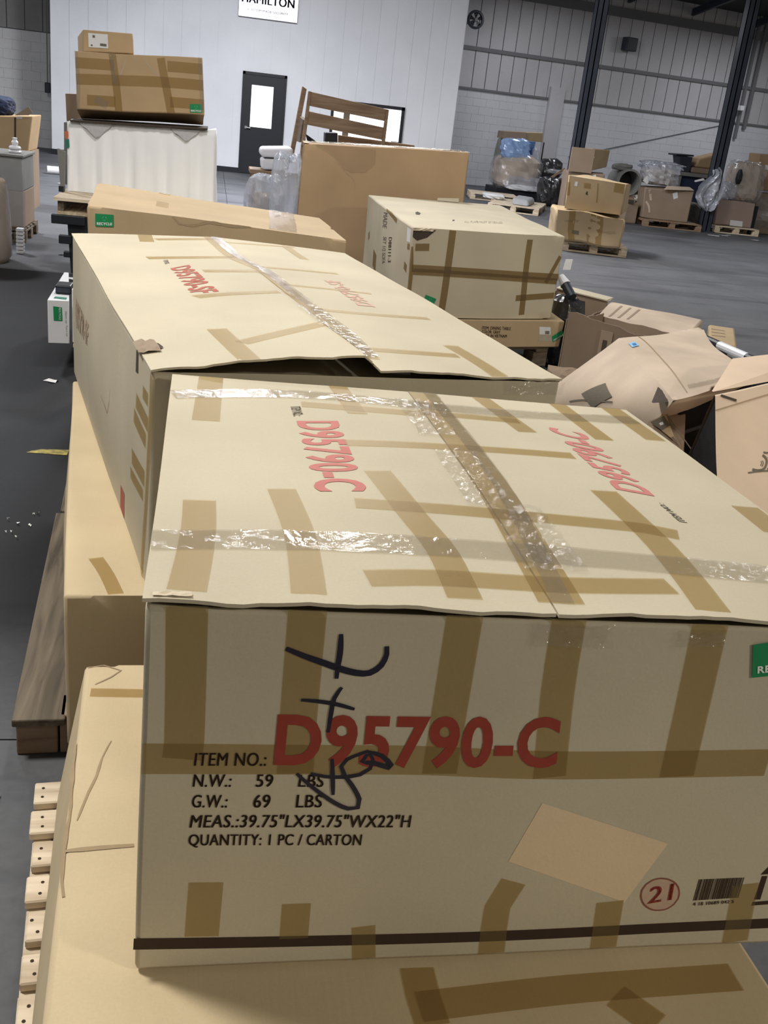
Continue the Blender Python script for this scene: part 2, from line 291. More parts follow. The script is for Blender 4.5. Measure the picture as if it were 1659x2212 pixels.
DECO = {'A': [('tape','front',[(0.048,1.018),(0.052,0.661),(0.05,0.62)],0.049),
('tape','front',[(0.189,1.029),(0.19,0.746),(0.193,0.582)],0.047),
('tape','front',[(0.383,1.022),(0.382,0.76),(0.382,0.585)],0.047),
('tape','front',[(0.518,1.022),(0.522,0.807),(0.535,0.573)],0.046),
('tape','front',[(0.709,1.026),(0.717,0.644),(0.719,0.573)],0.05),
('tape','front',[(0.001,0.62),(0.169,0.62),(0.349,0.622),(0.556,0.607),(0.85,0.615)],0.045),
('tape','front',[(0.09,0.27),(0.088,0.103)],0.046),
('tape','front',[(0.213,0.198),(0.214,0.086)],0.04),
('tape','front',[(0.516,0.253),(0.5,0.17),(0.505,0.011)],0.04),
('tape','front',[(0.67,0.174),(0.678,0.011)],0.042),
('tape','front',[(0.878,0.22),(0.891,0.014)],0.042),
('tape','front',[(0.31,0.119),(0.317,0.009)],0.034),
('ink','front',[(-0.002,0.087),(0.192,0.077),(0.423,0.072),(0.669,0.071),(0.985,0.079)],0.0195,'ink_brown'),
('text','front',[(0.164,0.602),(0.541,0.598),(0.534,0.745),(0.164,0.743)],'D95790-C','red'),
('text','front',[(0.065,0.602),(0.155,0.603),(0.155,0.639),(0.066,0.637)],'ITEM NO.:','ink_brown'),
('text','front',[(0.065,0.545),(0.113,0.545),(0.114,0.579),(0.066,0.579)],'N.W.:','ink_brown'),
('text','front',[(0.144,0.545),(0.166,0.546),(0.166,0.58),(0.144,0.58)],'59','ink_brown'),
('text','front',[(0.198,0.546),(0.231,0.546),(0.231,0.58),(0.199,0.58)],'LBS','ink_brown'),
('text','front',[(0.065,0.488),(0.11,0.487),(0.111,0.523),(0.066,0.523)],'G.W.:','ink_brown'),
('text','front',[(0.143,0.487),(0.165,0.487),(0.165,0.524),(0.143,0.523)],'69','ink_brown'),
('text','front',[(0.198,0.487),(0.232,0.488),(0.232,0.524),(0.198,0.524)],'LBS','ink_brown'),
('text','front',[(0.064,0.431),(0.354,0.429),(0.354,0.467),(0.066,0.468)],'MEAS.:39.75"LX39.75"WX22"H','ink_brown'),
('text','front',[(0.064,0.374),(0.291,0.37),(0.291,0.409),(0.064,0.412)],'QUANTITY: 1 PC / CARTON','ink_brown'),
('ink','front',[(0.167,0.909),(0.191,0.891),(0.216,0.875),(0.236,0.862),(0.256,0.853),(0.273,0.854),(0.286,0.874),(0.291,0.902),(0.29,0.922)],0.009,'ink_blue'),
('ink','front',[(0.232,0.949),(0.233,0.903),(0.232,0.864),(0.232,0.837)],0.0075,'ink_blue'),
('ink','front',[(0.191,0.78),(0.211,0.778),(0.236,0.771),(0.259,0.759)],0.006,'ink_blue'),
('ink','front',[(0.24,0.815),(0.232,0.786),(0.23,0.748),(0.229,0.696)],0.006,'ink_blue'),
('ink','front',[(0.238,0.625),(0.241,0.584),(0.245,0.524)],0.006,'ink_blue'),
('ink','front',[(0.213,0.584),(0.231,0.576),(0.254,0.575),(0.277,0.582),(0.289,0.599),(0.291,0.624),(0.284,0.648)],0.006,'ink_blue'),
('ink','front',[(0.284,0.648),(0.273,0.639),(0.257,0.623),(0.251,0.604),(0.257,0.579),(0.268,0.552),(0.28,0.513),(0.28,0.488),(0.267,0.485),(0.248,0.502),(0.224,0.535),(0.207,0.562),(0.195,0.583)],0.0065,'ink_blue'),
('ink','front',[(0.284,0.645),(0.302,0.635),(0.316,0.608),(0.314,0.602),(0.293,0.615),(0.277,0.618),(0.283,0.639)],0.0075,'ink_blue'),
('quad','front',[(0.502,0.318),(0.693,0.169),(0.735,0.362),(0.533,0.497)],'card_pale'),
('text','front',[(0.729,0.161),(0.766,0.173),(0.763,0.23),(0.727,0.218)],'21','red'),
('ink','front',[(0.773,0.207),(0.775,0.196),(0.776,0.185),(0.776,0.175),(0.774,0.165),(0.772,0.156),(0.768,0.148),(0.764,0.142),(0.759,0.138),(0.753,0.137),(0.747,0.137),(0.741,0.139),(0.735,0.144),(0.73,0.15),(0.725,0.158),(0.721,0.168),(0.718,0.178),(0.716,0.188),(0.715,0.199),(0.715,0.21),(0.717,0.219),(0.719,0.228),(0.723,0.235),(0.727,0.241),(0.732,0.245),(0.738,0.247),(0.744,0.246),(0.75,0.244),(0.755,0.24),(0.761,0.234),(0.766,0.226),(0.77,0.217),(0.773,0.207)],0.0028,'ring'),
('poly','front',[(0.773,0.207),(0.775,0.196),(0.776,0.185),(0.776,0.175),(0.774,0.165),(0.772,0.156),(0.768,0.148),(0.764,0.142),(0.759,0.138),(0.753,0.137),(0.747,0.137),(0.741,0.139),(0.735,0.144),(0.73,0.15),(0.725,0.158),(0.721,0.168),(0.718,0.178),(0.716,0.188),(0.715,0.199),(0.715,0.21),(0.717,0.219),(0.719,0.228),(0.723,0.235),(0.727,0.241),(0.732,0.245),(0.738,0.247),(0.744,0.246),(0.75,0.244),(0.755,0.24),(0.761,0.234),(0.766,0.226),(0.77,0.217)],'pink'),
('barcode','front',[(0.801,0.167),(0.875,0.173),(0.874,0.243),(0.8,0.24)],'ink_brown'),
('text','front',[(0.803,0.149),(0.868,0.155),(0.867,0.166),(0.802,0.161)],'4 18 10689 042 5','ink_brown'),
('quad','front',[(0.9,0.164),(0.91,0.164),(0.909,0.246),(0.9,0.246)],'ink_brown'),
('poly','front',[(0.897,0.251),(0.909,0.289),(0.934,0.254)],'ink_brown'),
('quad','front',[(0.899,0.143),(0.965,0.15),(0.965,0.164),(0.899,0.156)],'ink_brown'),
('quad','front',[(0.938,0.167),(0.948,0.168),(0.944,0.249),(0.935,0.248)],'ink_brown'),
('recycle','front',[(0.787,0.863),(0.873,0.884),(0.858,0.982),(0.775,0.953)]),
('tape','top',[(0.077,1.005),(0.066,0.691)],0.05),
('tape','top',[(0.057,0.307),(0.057,0.205),(0.053,0.115),(0.046,0.019)],0.047),
('tape','top',[(0.179,0.366),(0.191,0.233),(0.194,0.141),(0.191,0.021)],0.044),
('tape','top',[(0.343,0.467),(0.367,0.284),(0.386,0.16),(0.387,0.025)],0.046),
('tape','top',[(0.725,0.436),(0.733,0.249),(0.728,0.123),(0.717,0.014)],0.048),
('tape','top',[(0.973,0.412),(0.971,0.299)],0.05),
('tape','top',[(0.529,1.009),(0.528,0.497),(0.52,0.22),(0.513,0.022)],0.062),
('tape','top',[(0.661,1.033),(0.691,0.752)],0.04),
('tape','top',[(0.839,1.042),(0.847,0.739)],0.04),
('tape','top',[(0.965,1.009),(0.97,0.769)],0.045),
('tape','top',[(0.344,1.017),(0.358,0.795)],0.04),
('tape','top',[(0.252,0.839),(0.487,0.827)],0.04),
('tape','top',[(0.489,0.838),(0.696,0.831)],0.035),
('tape','top',[(0.308,0.608),(0.439,0.616),(0.736,0.616)],0.035),
('tape','top',[(0.286,0.32),(0.415,0.311),(0.572,0.298),(0.732,0.284),(0.782,0.265)],0.04),
('tape','top',[(0.269,0.07),(0.366,0.079),(0.522,0.073),(0.689,0.083)],0.045),
('film','top',[(0.002,0.849),(0.257,0.91),(0.563,0.886),(0.769,0.889),(0.986,0.913)],0.06),
('film','top',[(-0.005,0.16),(0.168,0.174),(0.353,0.174),(0.657,0.157),(0.889,0.13)],0.062),
('film','top',[(0.547,1.017),(0.546,0.5),(0.532,0.238),(0.515,0.022)],0.03),
('text','top',[(0.23,0.72),(0.229,0.361),(0.313,0.37),(0.313,0.737)],'D95790-C','pinkred'),
('text','top',[(0.228,0.814),(0.229,0.749),(0.249,0.759),(0.248,0.822)],'ITEM NO.:','ink_grey'),
('text','top',[(0.817,0.429),(0.818,0.772),(0.747,0.805),(0.753,0.45)],'D95790-C','pinkred'),
('text','top',[(0.822,0.317),(0.816,0.396),(0.807,0.403),(0.809,0.321)],'ITEM NO.:','ink_grey')],'B': [('tape','top',[(0.493,0.306),(0.491,0.266),(0.493,0.225)],0.05),
('tape','top',[(0.481,0.251),(0.678,0.258),(0.854,0.258),(0.955,0.257)],0.05),
('tape','top',[(0.762,0.244),(0.8,0.199)],0.05),
('tape','top',[(0.014,0.914),(0.107,0.91),(0.207,0.906)],0.03),
('crease','top',[(-0.003,0.779),(0.0,0.684),(0.003,0.6),(0.001,0.574),(0.001,0.537),(0.003,0.479),(0.008,0.452)],0.006),
('crease','top',[(0.058,0.777),(0.045,0.735),(0.038,0.689),(0.028,0.654),(0.015,0.594)],0.004),
('crease','top',[(0.001,0.534),(0.056,0.538),(0.104,0.54)],0.008),
('crease','top',[(0.004,0.991),(0.035,0.999),(0.068,0.982),(0.05,0.961),(0.021,0.938)],0.004)],'C': [('tape','top',[(0.485,1.027),(0.479,0.731),(0.517,0.599),(0.525,0.402),(0.538,0.205),(0.525,0.043)],0.052),
('tape','top',[(0.274,0.938),(0.52,0.973)],0.05),
('tape','top',[(0.187,0.718),(0.481,0.737)],0.048),
('tape','top',[(0.321,0.585),(0.52,0.587)],0.045),
('tape','top',[(0.229,0.369),(0.331,0.389),(0.525,0.402)],0.045),
('tape','top',[(0.23,0.082),(0.53,0.189)],0.045),
('tape','top',[(0.204,0.161),(0.212,-0.012)],0.05),
('tape','top',[(0.25,1.02),(0.235,0.903)],0.05),
('tape','top',[(0.52,0.934),(0.796,0.987)],0.035),
('tape','top',[(0.761,0.984),(0.757,0.815)],0.035),
('tape','top',[(0.529,0.653),(0.803,0.673)],0.03),
('tape','top',[(0.535,0.501),(0.684,0.498),(0.812,0.49)],0.03),
('tape','top',[(0.539,0.319),(0.734,0.317),(0.889,0.321)],0.035),
('tape','top',[(0.529,0.093),(0.656,0.09),(0.793,0.088)],0.04),
('tape','top',[(0.816,0.143),(0.827,0.066),(0.83,-0.009)],0.045),
('text','top',[(0.227,0.61),(0.223,0.391),(0.309,0.41),(0.298,0.647)],'D95790-SF','red2'),
('text','top',[(0.231,0.695),(0.225,0.651),(0.242,0.661),(0.247,0.7)],'ITEM NO.','ink_grey'),
('text','top',[(0.758,0.374),(0.762,0.598),(0.707,0.584),(0.703,0.376)],'D95790-SF','pinkfaint'),
('film','top',[(0.503,1.031),(0.497,0.736),(0.534,0.603),(0.54,0.406),(0.552,0.207),(0.534,0.05)],0.04),
('text','left',[(0.099,0.422),(0.401,0.559),(0.395,0.696),(0.088,0.628)],'D95790-SF','faint'),
('tape','left',[(0.9,0.776),(0.981,0.758)],0.035),
('tape','left',[(0.89,0.696),(0.97,0.674)],0.035),
('tape','left',[(0.88,0.49),(0.967,0.498)],0.04),
('tape','left',[(0.868,0.394),(0.959,0.412)],0.03),
('tape','left',[(0.942,0.86),(0.978,0.861)],0.03),
('tape','left',[(1.001,0.989),(0.991,0.726),(0.979,0.38),(0.942,-0.025)],0.035),
('poly','left',[(0.767,0.184),(0.802,0.187),(0.779,0.014),(0.743,0.029)],'red2'),
('crease','left',[(0.589,0.459),(0.638,0.456),(0.661,0.445),(0.685,0.539),(0.691,0.599)],0.003)],'D': [('tape','top',[(0.077,0.109),(0.102,0.06),(0.122,0.004)],0.036)],'F': [('recycle','front',[(0.03,0.841),(0.098,0.855),(0.099,0.953),(0.031,0.945)]),
('tape','top',[(0.302,1.205),(0.298,0.954)],0.06),
('tape','top',[(0.288,0.604),(0.279,0.365)],0.06),
('film','top',[(0.83,1.255),(0.75,0.035)],0.13),
('tape','top',[(0.806,1.135),(0.789,0.725)],0.04),
('crease','front',[(0.322,0.994),(0.344,0.945),(0.402,0.943),(0.46,0.988),(0.533,0.984),(0.622,1.001)],0.012)],'I': [('tape','front',[(0.244,0.994),(0.238,0.598),(0.229,0.049)],0.05),
('tape','front',[(0.758,0.945),(0.76,0.538),(0.78,0.049)],0.045),
('tape','front',[(0.015,0.556),(0.249,0.551),(0.524,0.543),(1.0,0.511)],0.045),
('tape','front',[(0.025,0.518),(0.527,0.502),(0.995,0.46)],0.04),
('tape','front',[(0.023,0.788),(0.108,0.795)],0.045),
('tape','front',[(0.718,0.253),(0.992,0.29)],0.04),
('tape','front',[(0.99,0.762),(0.914,0.442)],0.03),
('tape','front',[(-0.003,0.793),(0.011,0.548),(0.011,0.281)],0.03),
('recycle','front',[(0.105,0.187),(0.169,0.136),(0.186,0.218),(0.117,0.263)]),
('quad','left',[(0.924,0.811),(0.974,0.824),(0.97,0.961),(0.91,0.961)],'paper'),
('text','left',[(0.611,0.703),(0.641,0.408),(0.697,0.439),(0.668,0.728)],'D88111-3','ink_brown'),
('text','left',[(0.494,0.657),(0.505,0.318),(0.583,0.362),(0.564,0.682)],'SET 1/2 SOFA','ink_grey'),
('text','left',[(0.434,0.936),(0.453,0.747),(0.539,0.78),(0.515,0.963)],'MADE','ink_grey'),
('tape','left',[(0.131,0.529),(0.14,0.434)],0.09),
('tape','left',[(0.325,0.361),(0.314,0.124)],0.17),
('tape','left',[(0.959,0.803),(0.96,0.737)],0.08),
('tape','left',[(0.941,0.574),(0.938,0.487)],0.1),
('tape','left',[(0.478,1.006),(0.724,0.944)],0.03),
('text','top',[(0.402,0.193),(0.675,0.224),(0.698,0.278),(0.422,0.243)],'ALL FLAPS MUST BE SEALED','ink_faint'),
('poly','top',[(0.157,0.421),(0.183,0.454),(0.188,0.403),(0.163,0.351),(0.141,0.355)],'hole'),
('poly','top',[(0.347,0.255),(0.364,0.265),(0.355,0.231),(0.334,0.217)],'hole')],'J': [('text','front',[(0.459,0.681),(0.648,0.654),(0.645,0.775),(0.458,0.801)],'ITEM: DINING TABLE','ink_brown'),
('text','front',[(0.463,0.548),(0.584,0.525),(0.58,0.636),(0.46,0.658)],'COLOR: GRAY','ink_brown'),
('text','front',[(0.464,0.403),(0.631,0.378),(0.627,0.49),(0.461,0.514)],'MADE IN VIETNAM','ink_brown'),
('quad','front',[(0.844,0.499),(0.921,0.488),(0.91,0.774),(0.834,0.789)],'paper'),
('barcode','front',[(0.882,0.509),(0.914,0.504),(0.909,0.631),(0.877,0.636)],'ink_grey'),
('quad','front',[(0.849,0.244),(0.946,0.221),(0.937,0.456),(0.84,0.478)],'ink_faint'),
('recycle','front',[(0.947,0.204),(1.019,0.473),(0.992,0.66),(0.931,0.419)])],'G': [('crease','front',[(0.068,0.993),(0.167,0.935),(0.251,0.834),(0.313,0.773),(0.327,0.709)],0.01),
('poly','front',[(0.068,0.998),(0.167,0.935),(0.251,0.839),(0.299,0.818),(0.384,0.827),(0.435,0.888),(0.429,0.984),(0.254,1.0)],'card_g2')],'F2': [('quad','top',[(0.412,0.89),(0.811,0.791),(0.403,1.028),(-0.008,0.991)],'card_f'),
('poly','top',[(0.365,0.902),(0.591,0.925),(0.361,1.011),(0.006,0.988)],'ink_grey2'),
('quad','top',[(0.31,0.94),(0.402,0.944),(0.353,0.966),(0.256,0.961)],'paper'),
('poly','top',[(0.811,0.793),(0.759,0.806),(0.646,0.835),(0.7,0.841)],'ink_grey2'),
('ink','top',[(0.391,1.034),(0.837,0.866),(1.259,0.705)],0.006,'ink_grey')],'KO': [('ink','top',[(0.24,0.578),(0.253,0.562),(0.259,0.544),(0.256,0.523),(0.245,0.503),(0.227,0.498),(0.207,0.502),(0.182,0.515)],0.012,'ink_grey'),
('ink','top',[(0.159,0.503),(0.211,0.495),(0.263,0.484),(0.297,0.472)],0.008,'ink_grey'),
('ink','top',[(0.246,0.593),(0.262,0.584),(0.278,0.584)],0.009,'ink_grey'),
('ink','top',[(0.23,0.548),(0.232,0.533),(0.225,0.523)],0.004,'ink_grey'),
('ink','top',[(0.238,0.548),(0.241,0.53),(0.232,0.516)],0.004,'ink_grey'),
('ink','top',[(0.269,0.56),(0.281,0.533),(0.276,0.506),(0.26,0.492)],0.01,'ink_grey')]}
P = {'M_cover': [(-1.236,9.0,0.631),(0.111,9.0,0.713),(0.079,9.0,1.3),(-1.223,9.0,1.212)],
'M_green': [(-1.237,8.97,1.002),(-1.208,8.97,1.016),(-1.212,8.97,1.088),(-1.244,8.97,1.072)],
'M_orange': [(-1.244,8.97,1.084),(-1.216,8.97,1.099),(-1.219,8.97,1.154),(-1.252,8.97,1.147)],
'arm1': [(-1.274,8.3,0.423),(-0.993,8.3,0.44),(-0.993,8.3,0.499),(-1.269,8.3,0.482)],
'arm2': [(-1.214,8.3,0.257),(-1.111,8.3,0.262),(-1.11,8.3,0.329),(-1.209,8.3,0.321)],
'arm3': [(-1.174,8.3,0.146),(-1.12,8.3,0.142),(-1.119,8.3,0.193),(-1.169,8.3,0.189)],
'upright': [(-1.131,8.35,0.03),(-1.093,8.35,0.033),(-1.007,8.35,0.492),(-1.152,8.35,0.479)],
'paper_flap': [(-2.268,12.4,1.108),(-2.11,12.4,1.125),(-2.064,12.4,1.165),(-2.108,12.4,1.221)],
'slat1': [(1.111,11.0,1.593),(1.976,11.0,1.524),(2.015,11.0,1.648),(1.117,11.0,1.74)],
'slat2': [(1.104,11.0,1.394),(1.986,11.0,1.32),(1.989,11.0,1.454),(1.11,11.0,1.536)],
'stileL': [(1.058,11.0,1.165),(1.098,11.0,1.169),(1.128,11.0,1.741),(1.094,11.0,1.743)],
'stileR': [(1.97,11.0,1.241),(2.006,11.0,1.244),(2.015,11.0,1.648),(1.982,11.0,1.65)],
'slat3': [(1.518,11.3,1.152),(2.421,11.3,1.232),(2.413,11.3,1.294),(1.503,11.3,1.315)],
'brace': [(1.176,11.6,1.207),(1.288,11.6,1.19),(1.287,11.6,1.207),(1.152,11.6,1.28)],
'blackbox': [(1.428,12.0,1.192),(1.587,12.0,1.203),(1.576,12.0,1.321),(1.424,12.0,1.311)],
'b1_bluesheet': [(7.656,23.9,1.025),(7.74,23.9,1.034),(7.772,23.9,1.344),(7.42,23.9,1.324)],
'b1_pole': [(8.181,24.3,0.993),(8.215,24.3,0.997),(8.146,24.3,1.342),(8.112,24.3,1.339)],
'b1_pole2': [(7.874,23.8,0.821),(7.907,23.8,0.824),(7.844,23.8,1.142),(7.811,23.8,1.138)],
'b1_board': [(7.836,22.5,0.641),(7.888,22.5,0.624),(8.145,22.5,0.834),(8.122,22.5,0.869)],
'b2_label': [(6.84,17.4,1.25),(6.909,17.4,1.199),(6.933,17.4,1.269),(6.869,17.4,1.32)],
'b6_board': [(10.052,19.7,0.96),(10.247,19.7,1.015),(10.219,19.7,1.046),(10.046,19.7,0.987)],
'b6_rlabel': [(12.105,20.85,1.341),(12.229,20.85,1.334),(12.212,20.85,1.439),(12.101,20.85,1.438)]}
# ------------------------------------------------------------------ cartons: body, flaps, tape, print
def carton_body(b, mat, parent, flat_top=False, step=.06, bev=.006, name='body', skip=()):
    v = []; f = []
    for fc in Box.IDX:
        if fc in skip: continue
        dw, dh = b.dims(fc); n = max(1, min(26, round(dw/step))); m = max(1, min(26, round(dh/step)))
        n, m = (n, m)
        k0 = len(v)
        for j in range(m+1):
            for i in range(n+1):
                s, t = i/n, j/m; edge = i in (0, n) or j in (0, m)
                if fc == 'top':
                    o = b.off.get('top', 0)
                    if flat_top: p = b.raw(fc, s, t) + b.nrm(fc)*(0 if edge else -.02); p = p + wob(p, b.amp, b.seed)
                    else: p = b.pt(fc, s, t, 0)
                else: p = b.pt(fc, s, t, 0)
                v.append(p)
        for j in range(m):
            for i in range(n):
                a = k0+j*(n+1)+i; f.append((a, a+1, a+n+2, a+n+1))
    o = mesh(name, v, f, mat, parent)
    bm = bmesh.new(); bm.from_mesh(o.data); bmesh.ops.remove_doubles(bm, verts=bm.verts, dist=.004); bmesh.ops.recalc_face_normals(bm, faces=bm.faces); bm.to_mesh(o.data); bm.free()
    soft(o)
    if bev: bevel(o, bev, 2, 40)
    return o
def flap(b, s0, s1, t0, t1, mat, parent, th=.005, rag=.004, seed=1, n=26, m=26):
    rnd = random.Random(seed); v = []; f = []
    rg = [rag*(.5*math.sin(9*i/n+seed)+.3*math.sin(23*i/n+2*seed)+.2*rnd.uniform(-1,1)) for i in range(n+1)]
    for lay in (0, -th):
        for j in range(m+1):
            for i in range(n+1):
                s = s0+(s1-s0)*i/n; t = t0+(t1-t0)*j/m
                e = 0
                if j == 0: t += rg[i]*.6; e = rg[i]*.8
                v.append(b.pt('top', s, t, lay + e))
    K = (n+1)*(m+1)
    for j in range(m):
        for i in range(n):
            a = j*(n+1)+i; f.append((a, a+1, a+n+2, a+n+1)); f.append((K+a, K+a+n+1, K+a+n+2, K+a+1))
    for i in range(n): f.append((i, K+i, K+i+1, i+1)); a = m*(n+1)+i; f.append((a, a+1, K+a+1, K+a))
    for j in range(m): a = j*(n+1); f.append((a, a+n+1, K+a+n+1, K+a)); a += n; f.append((a, K+a, K+a+n+1, a+n+1))
    return soft(mesh('flap', v, f, mat, parent))
def cl(x, e=.004): return min(1+e, max(-e, x))
def ribbon(b, fc, pts, w, off, name, mat, parent, lift=.0012, step=.03, clamp=True, taper=False, jit=.0):
    dw, dh = b.dims(fc); P = [V3(cl(s) if clamp else s, cl(t) if clamp else t, 0) for s, t in pts]
    Q = [P[0]]
    # Catmull-Rom through the points
    R = []
    for i in range(len(P)-1):
        p0 = P[max(0,i-1)]; p1 = P[i]; p2 = P[i+1]; p3 = P[min(len(P)-1,i+2)]
        L = math.hypot((p2[0]-p1[0])*dw, (p2[1]-p1[1])*dh); k = max(1, int(L/step))
        for j in range(k):
            u = j/k; R.append(.5*((2*p1)+(-p0+p2)*u+(2*p0-5*p1+4*p2-p3)*u*u+(-p0+3*p1-3*p2+p3)*u**3))
    R.append(P[-1]); v = []; f = []; rnd = random.Random(len(R)*7+int(w*1e5))
    for i, p in enumerate(R):
        d = R[min(i+1,len(R)-1)]-R[max(i-1,0)]; d = V3(d[0]*dw, d[1]*dh, 0); d /= max(1e-9, np.linalg.norm(d)); n = V3(-d[1]/dw, d[0]/dh, 0)
        ww = w*(1+rnd.uniform(-jit, jit))
        if taper: ww *= .45+.55*math.sin(math.pi*(.12+.76*i/max(1,len(R)-1)))
        for k in (-1, -.33, .33, 1):
            q = p+n*ww*.5*k
            a, c = (cl(q[0]), cl(q[1])) if clamp else (q[0], q[1])
            v.append(b.pt(fc, a, c, off))
    K = len(v)
    nv = b.nrm(fc)*.0004
    for i in range(len(R)-1):
        for k in range(3): a = i*4+k; f.append((a, a+1, a+5, a+4)[::-1])
    return mesh(name, v, f, mat, parent, smooth=True)
def bil(q, x, y): return tuple(q[0][i]*(1-x)*(1-y)+q[1][i]*x*(1-y)+q[2][i]*x*y+q[3][i]*(1-x)*y for i in (0,1))
def patch(b, fc, q, off, name, mat, parent, n=6, m=4, **k):
    v = [b.pt(fc, *bil(q, i/n, j/m), off) for j in range(m+1) for i in range(n+1)]
    f = [(j*(n+1)+i, j*(n+1)+i+1, (j+1)*(n+1)+i+1, (j+1)*(n+1)+i) for j in range(m) for i in range(n)]
    return mesh(name, v, f, mat, parent, **k)
def poly(b, fc, pts, off, name, mat, parent):
    c = (sum(p[0] for p in pts)/len(pts), sum(p[1] for p in pts)/len(pts)); v = [b.pt(fc, *c, off)]+[b.pt(fc, *p, off) for p in pts]
    n = len(pts); return mesh(name, v, [(0, 1+i, 1+(i+1) % n) for i in range(n)], mat, parent)
GL = {}
def glyphs(txt, bold=.022):
    """letter outlines as 2-D triangles in a unit box"""
    if (txt, bold) in GL: return GL[txt, bold]
    cu = bpy.data.curves.new('print', 'FONT'); cu.body = txt; cu.offset = bold; cu.resolution_u = 4; cu.space_character = 1.06
    o = bpy.data.objects.new('print', cu); COL.objects.link(o)
    dg = bpy.context.evaluated_depsgraph_get(); me = bpy.data.meshes.new_from_object(o.evaluated_get(dg))
    bm = bmesh.new(); bm.from_mesh(me); bmesh.ops.triangulate(bm, faces=bm.faces)
    for _ in range(2):
        h = max(1e-6, max(v.co.y for v in bm.verts)-min(v.co.y for v in bm.verts))
        ed = [e for e in bm.edges if e.calc_length() > .35*h]
        if ed: bmesh.ops.subdivide_edges(bm, edges=ed, cuts=1); bmesh.ops.triangulate(bm, faces=bm.faces)
    V = [(v.co.x, v.co.y) for v in bm.verts]; bm.verts.index_update(); Fc = [tuple(v.index for v in f.verts) for f in bm.faces]; bm.free()
    bpy.data.objects.remove(o, do_unlink=True); bpy.data.curves.remove(cu); bpy.data.meshes.remove(me)
    x0 = min(p[0] for p in V); x1 = max(p[0] for p in V); y0 = min(p[1] for p in V); y1 = max(p[1] for p in V)
    GL[txt, bold] = ([((x-x0)/(x1-x0), (y-y0)/(y1-y0)) for x, y in V], Fc); return GL[txt, bold]
def heavy(txt, bold):
    if bold > .025: return glyphs(txt, bold)
    V, Fc = glyphs(txt, 0.); e = 2.5*bold/max(1, len(txt)); W = []; G = []
    for k, d in enumerate((-e, 0, e) if bold > .005 else (0,)):
        W += [(x*(1-2*e)+e+d, y) for x, y in V]; G += [tuple(i+k*len(V) for i in f) for f in Fc]
    return W, G
def print_text(b, fc, q, txt, off, mat, parent, bold=.022, name='printed_text'):
    V, Fc = heavy(txt, bold); return mesh(name, [b.pt(fc, *bil(q, x, y), off) for x, y in V], Fc, mat, parent)
def flat_text(fn, txt, mat, parent, bold=.02, name='printed_text'):
    V, Fc = heavy(txt, bold); return mesh(name, [fn(x, y) for x, y in V], Fc, mat, parent)
TRI = []
for k in range(3):     # three chasing arrows
    a0 = math.pi/2 + k*2*math.pi/3
    TRI.append([(.5+.42*math.cos(a0+.25), .46+.46*math.sin(a0+.25)), (.5+.42*math.cos(a0+1.55), .46+.46*math.sin(a0+1.55)), (.5+.20*math.cos(a0+1.75), .46+.22*math.sin(a0+1.75)), (.5+.22*math.cos(a0+.35), .46+.24*math.sin(a0+.35))])
def sub(q, x0, x1, y0, y1): return [bil(q, x0, y0), bil(q, x1, y0), bil(q, x1, y1), bil(q, x0, y1)]
def decorate(key, parent):
    b = BX[key]; nt = 0
    for e in DECO.get(key, []):
        kind, fc, pts = e[0], e[1], e[2]; u = .35 if key in 'ABD' and fc != 'top' else .6 if key in 'AB' else .8 if key in 'CIJF' else 1.
        if kind == 'tape': nt += 1; ribbon(b, fc, pts, e[3], (.0016+.0001*(nt % 6))*u, 'tape_strip', 'tape' if fc == 'top' or key in 'BD' else 'tape_m' if key == 'I' else 'tape', parent)
        elif kind == 'film': ribbon(b, fc, pts, e[3], .003*u, 'clear_tape', 'film', parent, jit=.06)
        elif kind == 'ink': ribbon(b, fc, pts, e[3], (.0012 if e[4] != 'ink_blue' else .0034)*u, {'ink_blue': 'marker_stroke', 'ring': 'stamp_ring'}.get(e[4], 'printed_stripe'), e[4], parent, step=.008, taper=e[4] == 'ink_blue', clamp=e[4] == 'ink_brown')
        elif kind == 'crease': ribbon(b, fc, pts, e[3], .0010, 'crease_line', 'crease', parent, step=.02, taper=True, jit=.4)
        elif kind == 'text': print_text(b, fc, pts, e[3], (.0012 if key != 'A' or fc == 'top' else .0026)*u, e[4], parent, bold=.03 if 'D95790' in e[3] else .02)
        elif kind == 'quad': patch(b, fc, pts, (.0010 if key != 'F2' or e[3] != 'paper' else .0026)*u, {'paper': 'paper_label', 'card_pale': 'peeled_patch'}.get(e[3], 'printed_mark'), e[3], parent)
        elif kind == 'poly': poly(b, fc, pts, (.0009 if e[3] != 'ink_grey2' else .0018)*u, {'hole': 'torn_hole', 'pink': 'stamp_wash', 'card_g2': 'shade_patch'}.get(e[3], 'printed_mark'), 'ink_grey' if e[3] == 'ink_grey2' else e[3], parent)
        elif kind == 'barcode':
            rnd = random.Random(3); x = 0; v = []; f = []
            while x < .98:
                w = rnd.choice((.008,.014,.022,.03)); q = sub(pts, x, min(1,x+w), 0, 1); k = len(v); v += [b.pt(fc, *p, .0013*u) for p in q]; f.append((k,k+1,k+2,k+3)); x += w + rnd.choice((.004,.006,.012))
            mesh('barcode', v, f, e[3], parent)
        elif kind == 'recycle':
            lb = patch(b, fc, pts, .0022, 'recycling_label', 'green', parent, label='green recycling label with white lettering')
            print_text(b, fc, sub(pts, .08, .92, .12, .34), 'RECYCLE', .0029, 'white', lb, .03)
            for t in TRI: poly(b, fc, [bil(pts, .3+.4*x, .42+.5*y) for x, y in t], .0029, 'arrow', 'green_l', lb)
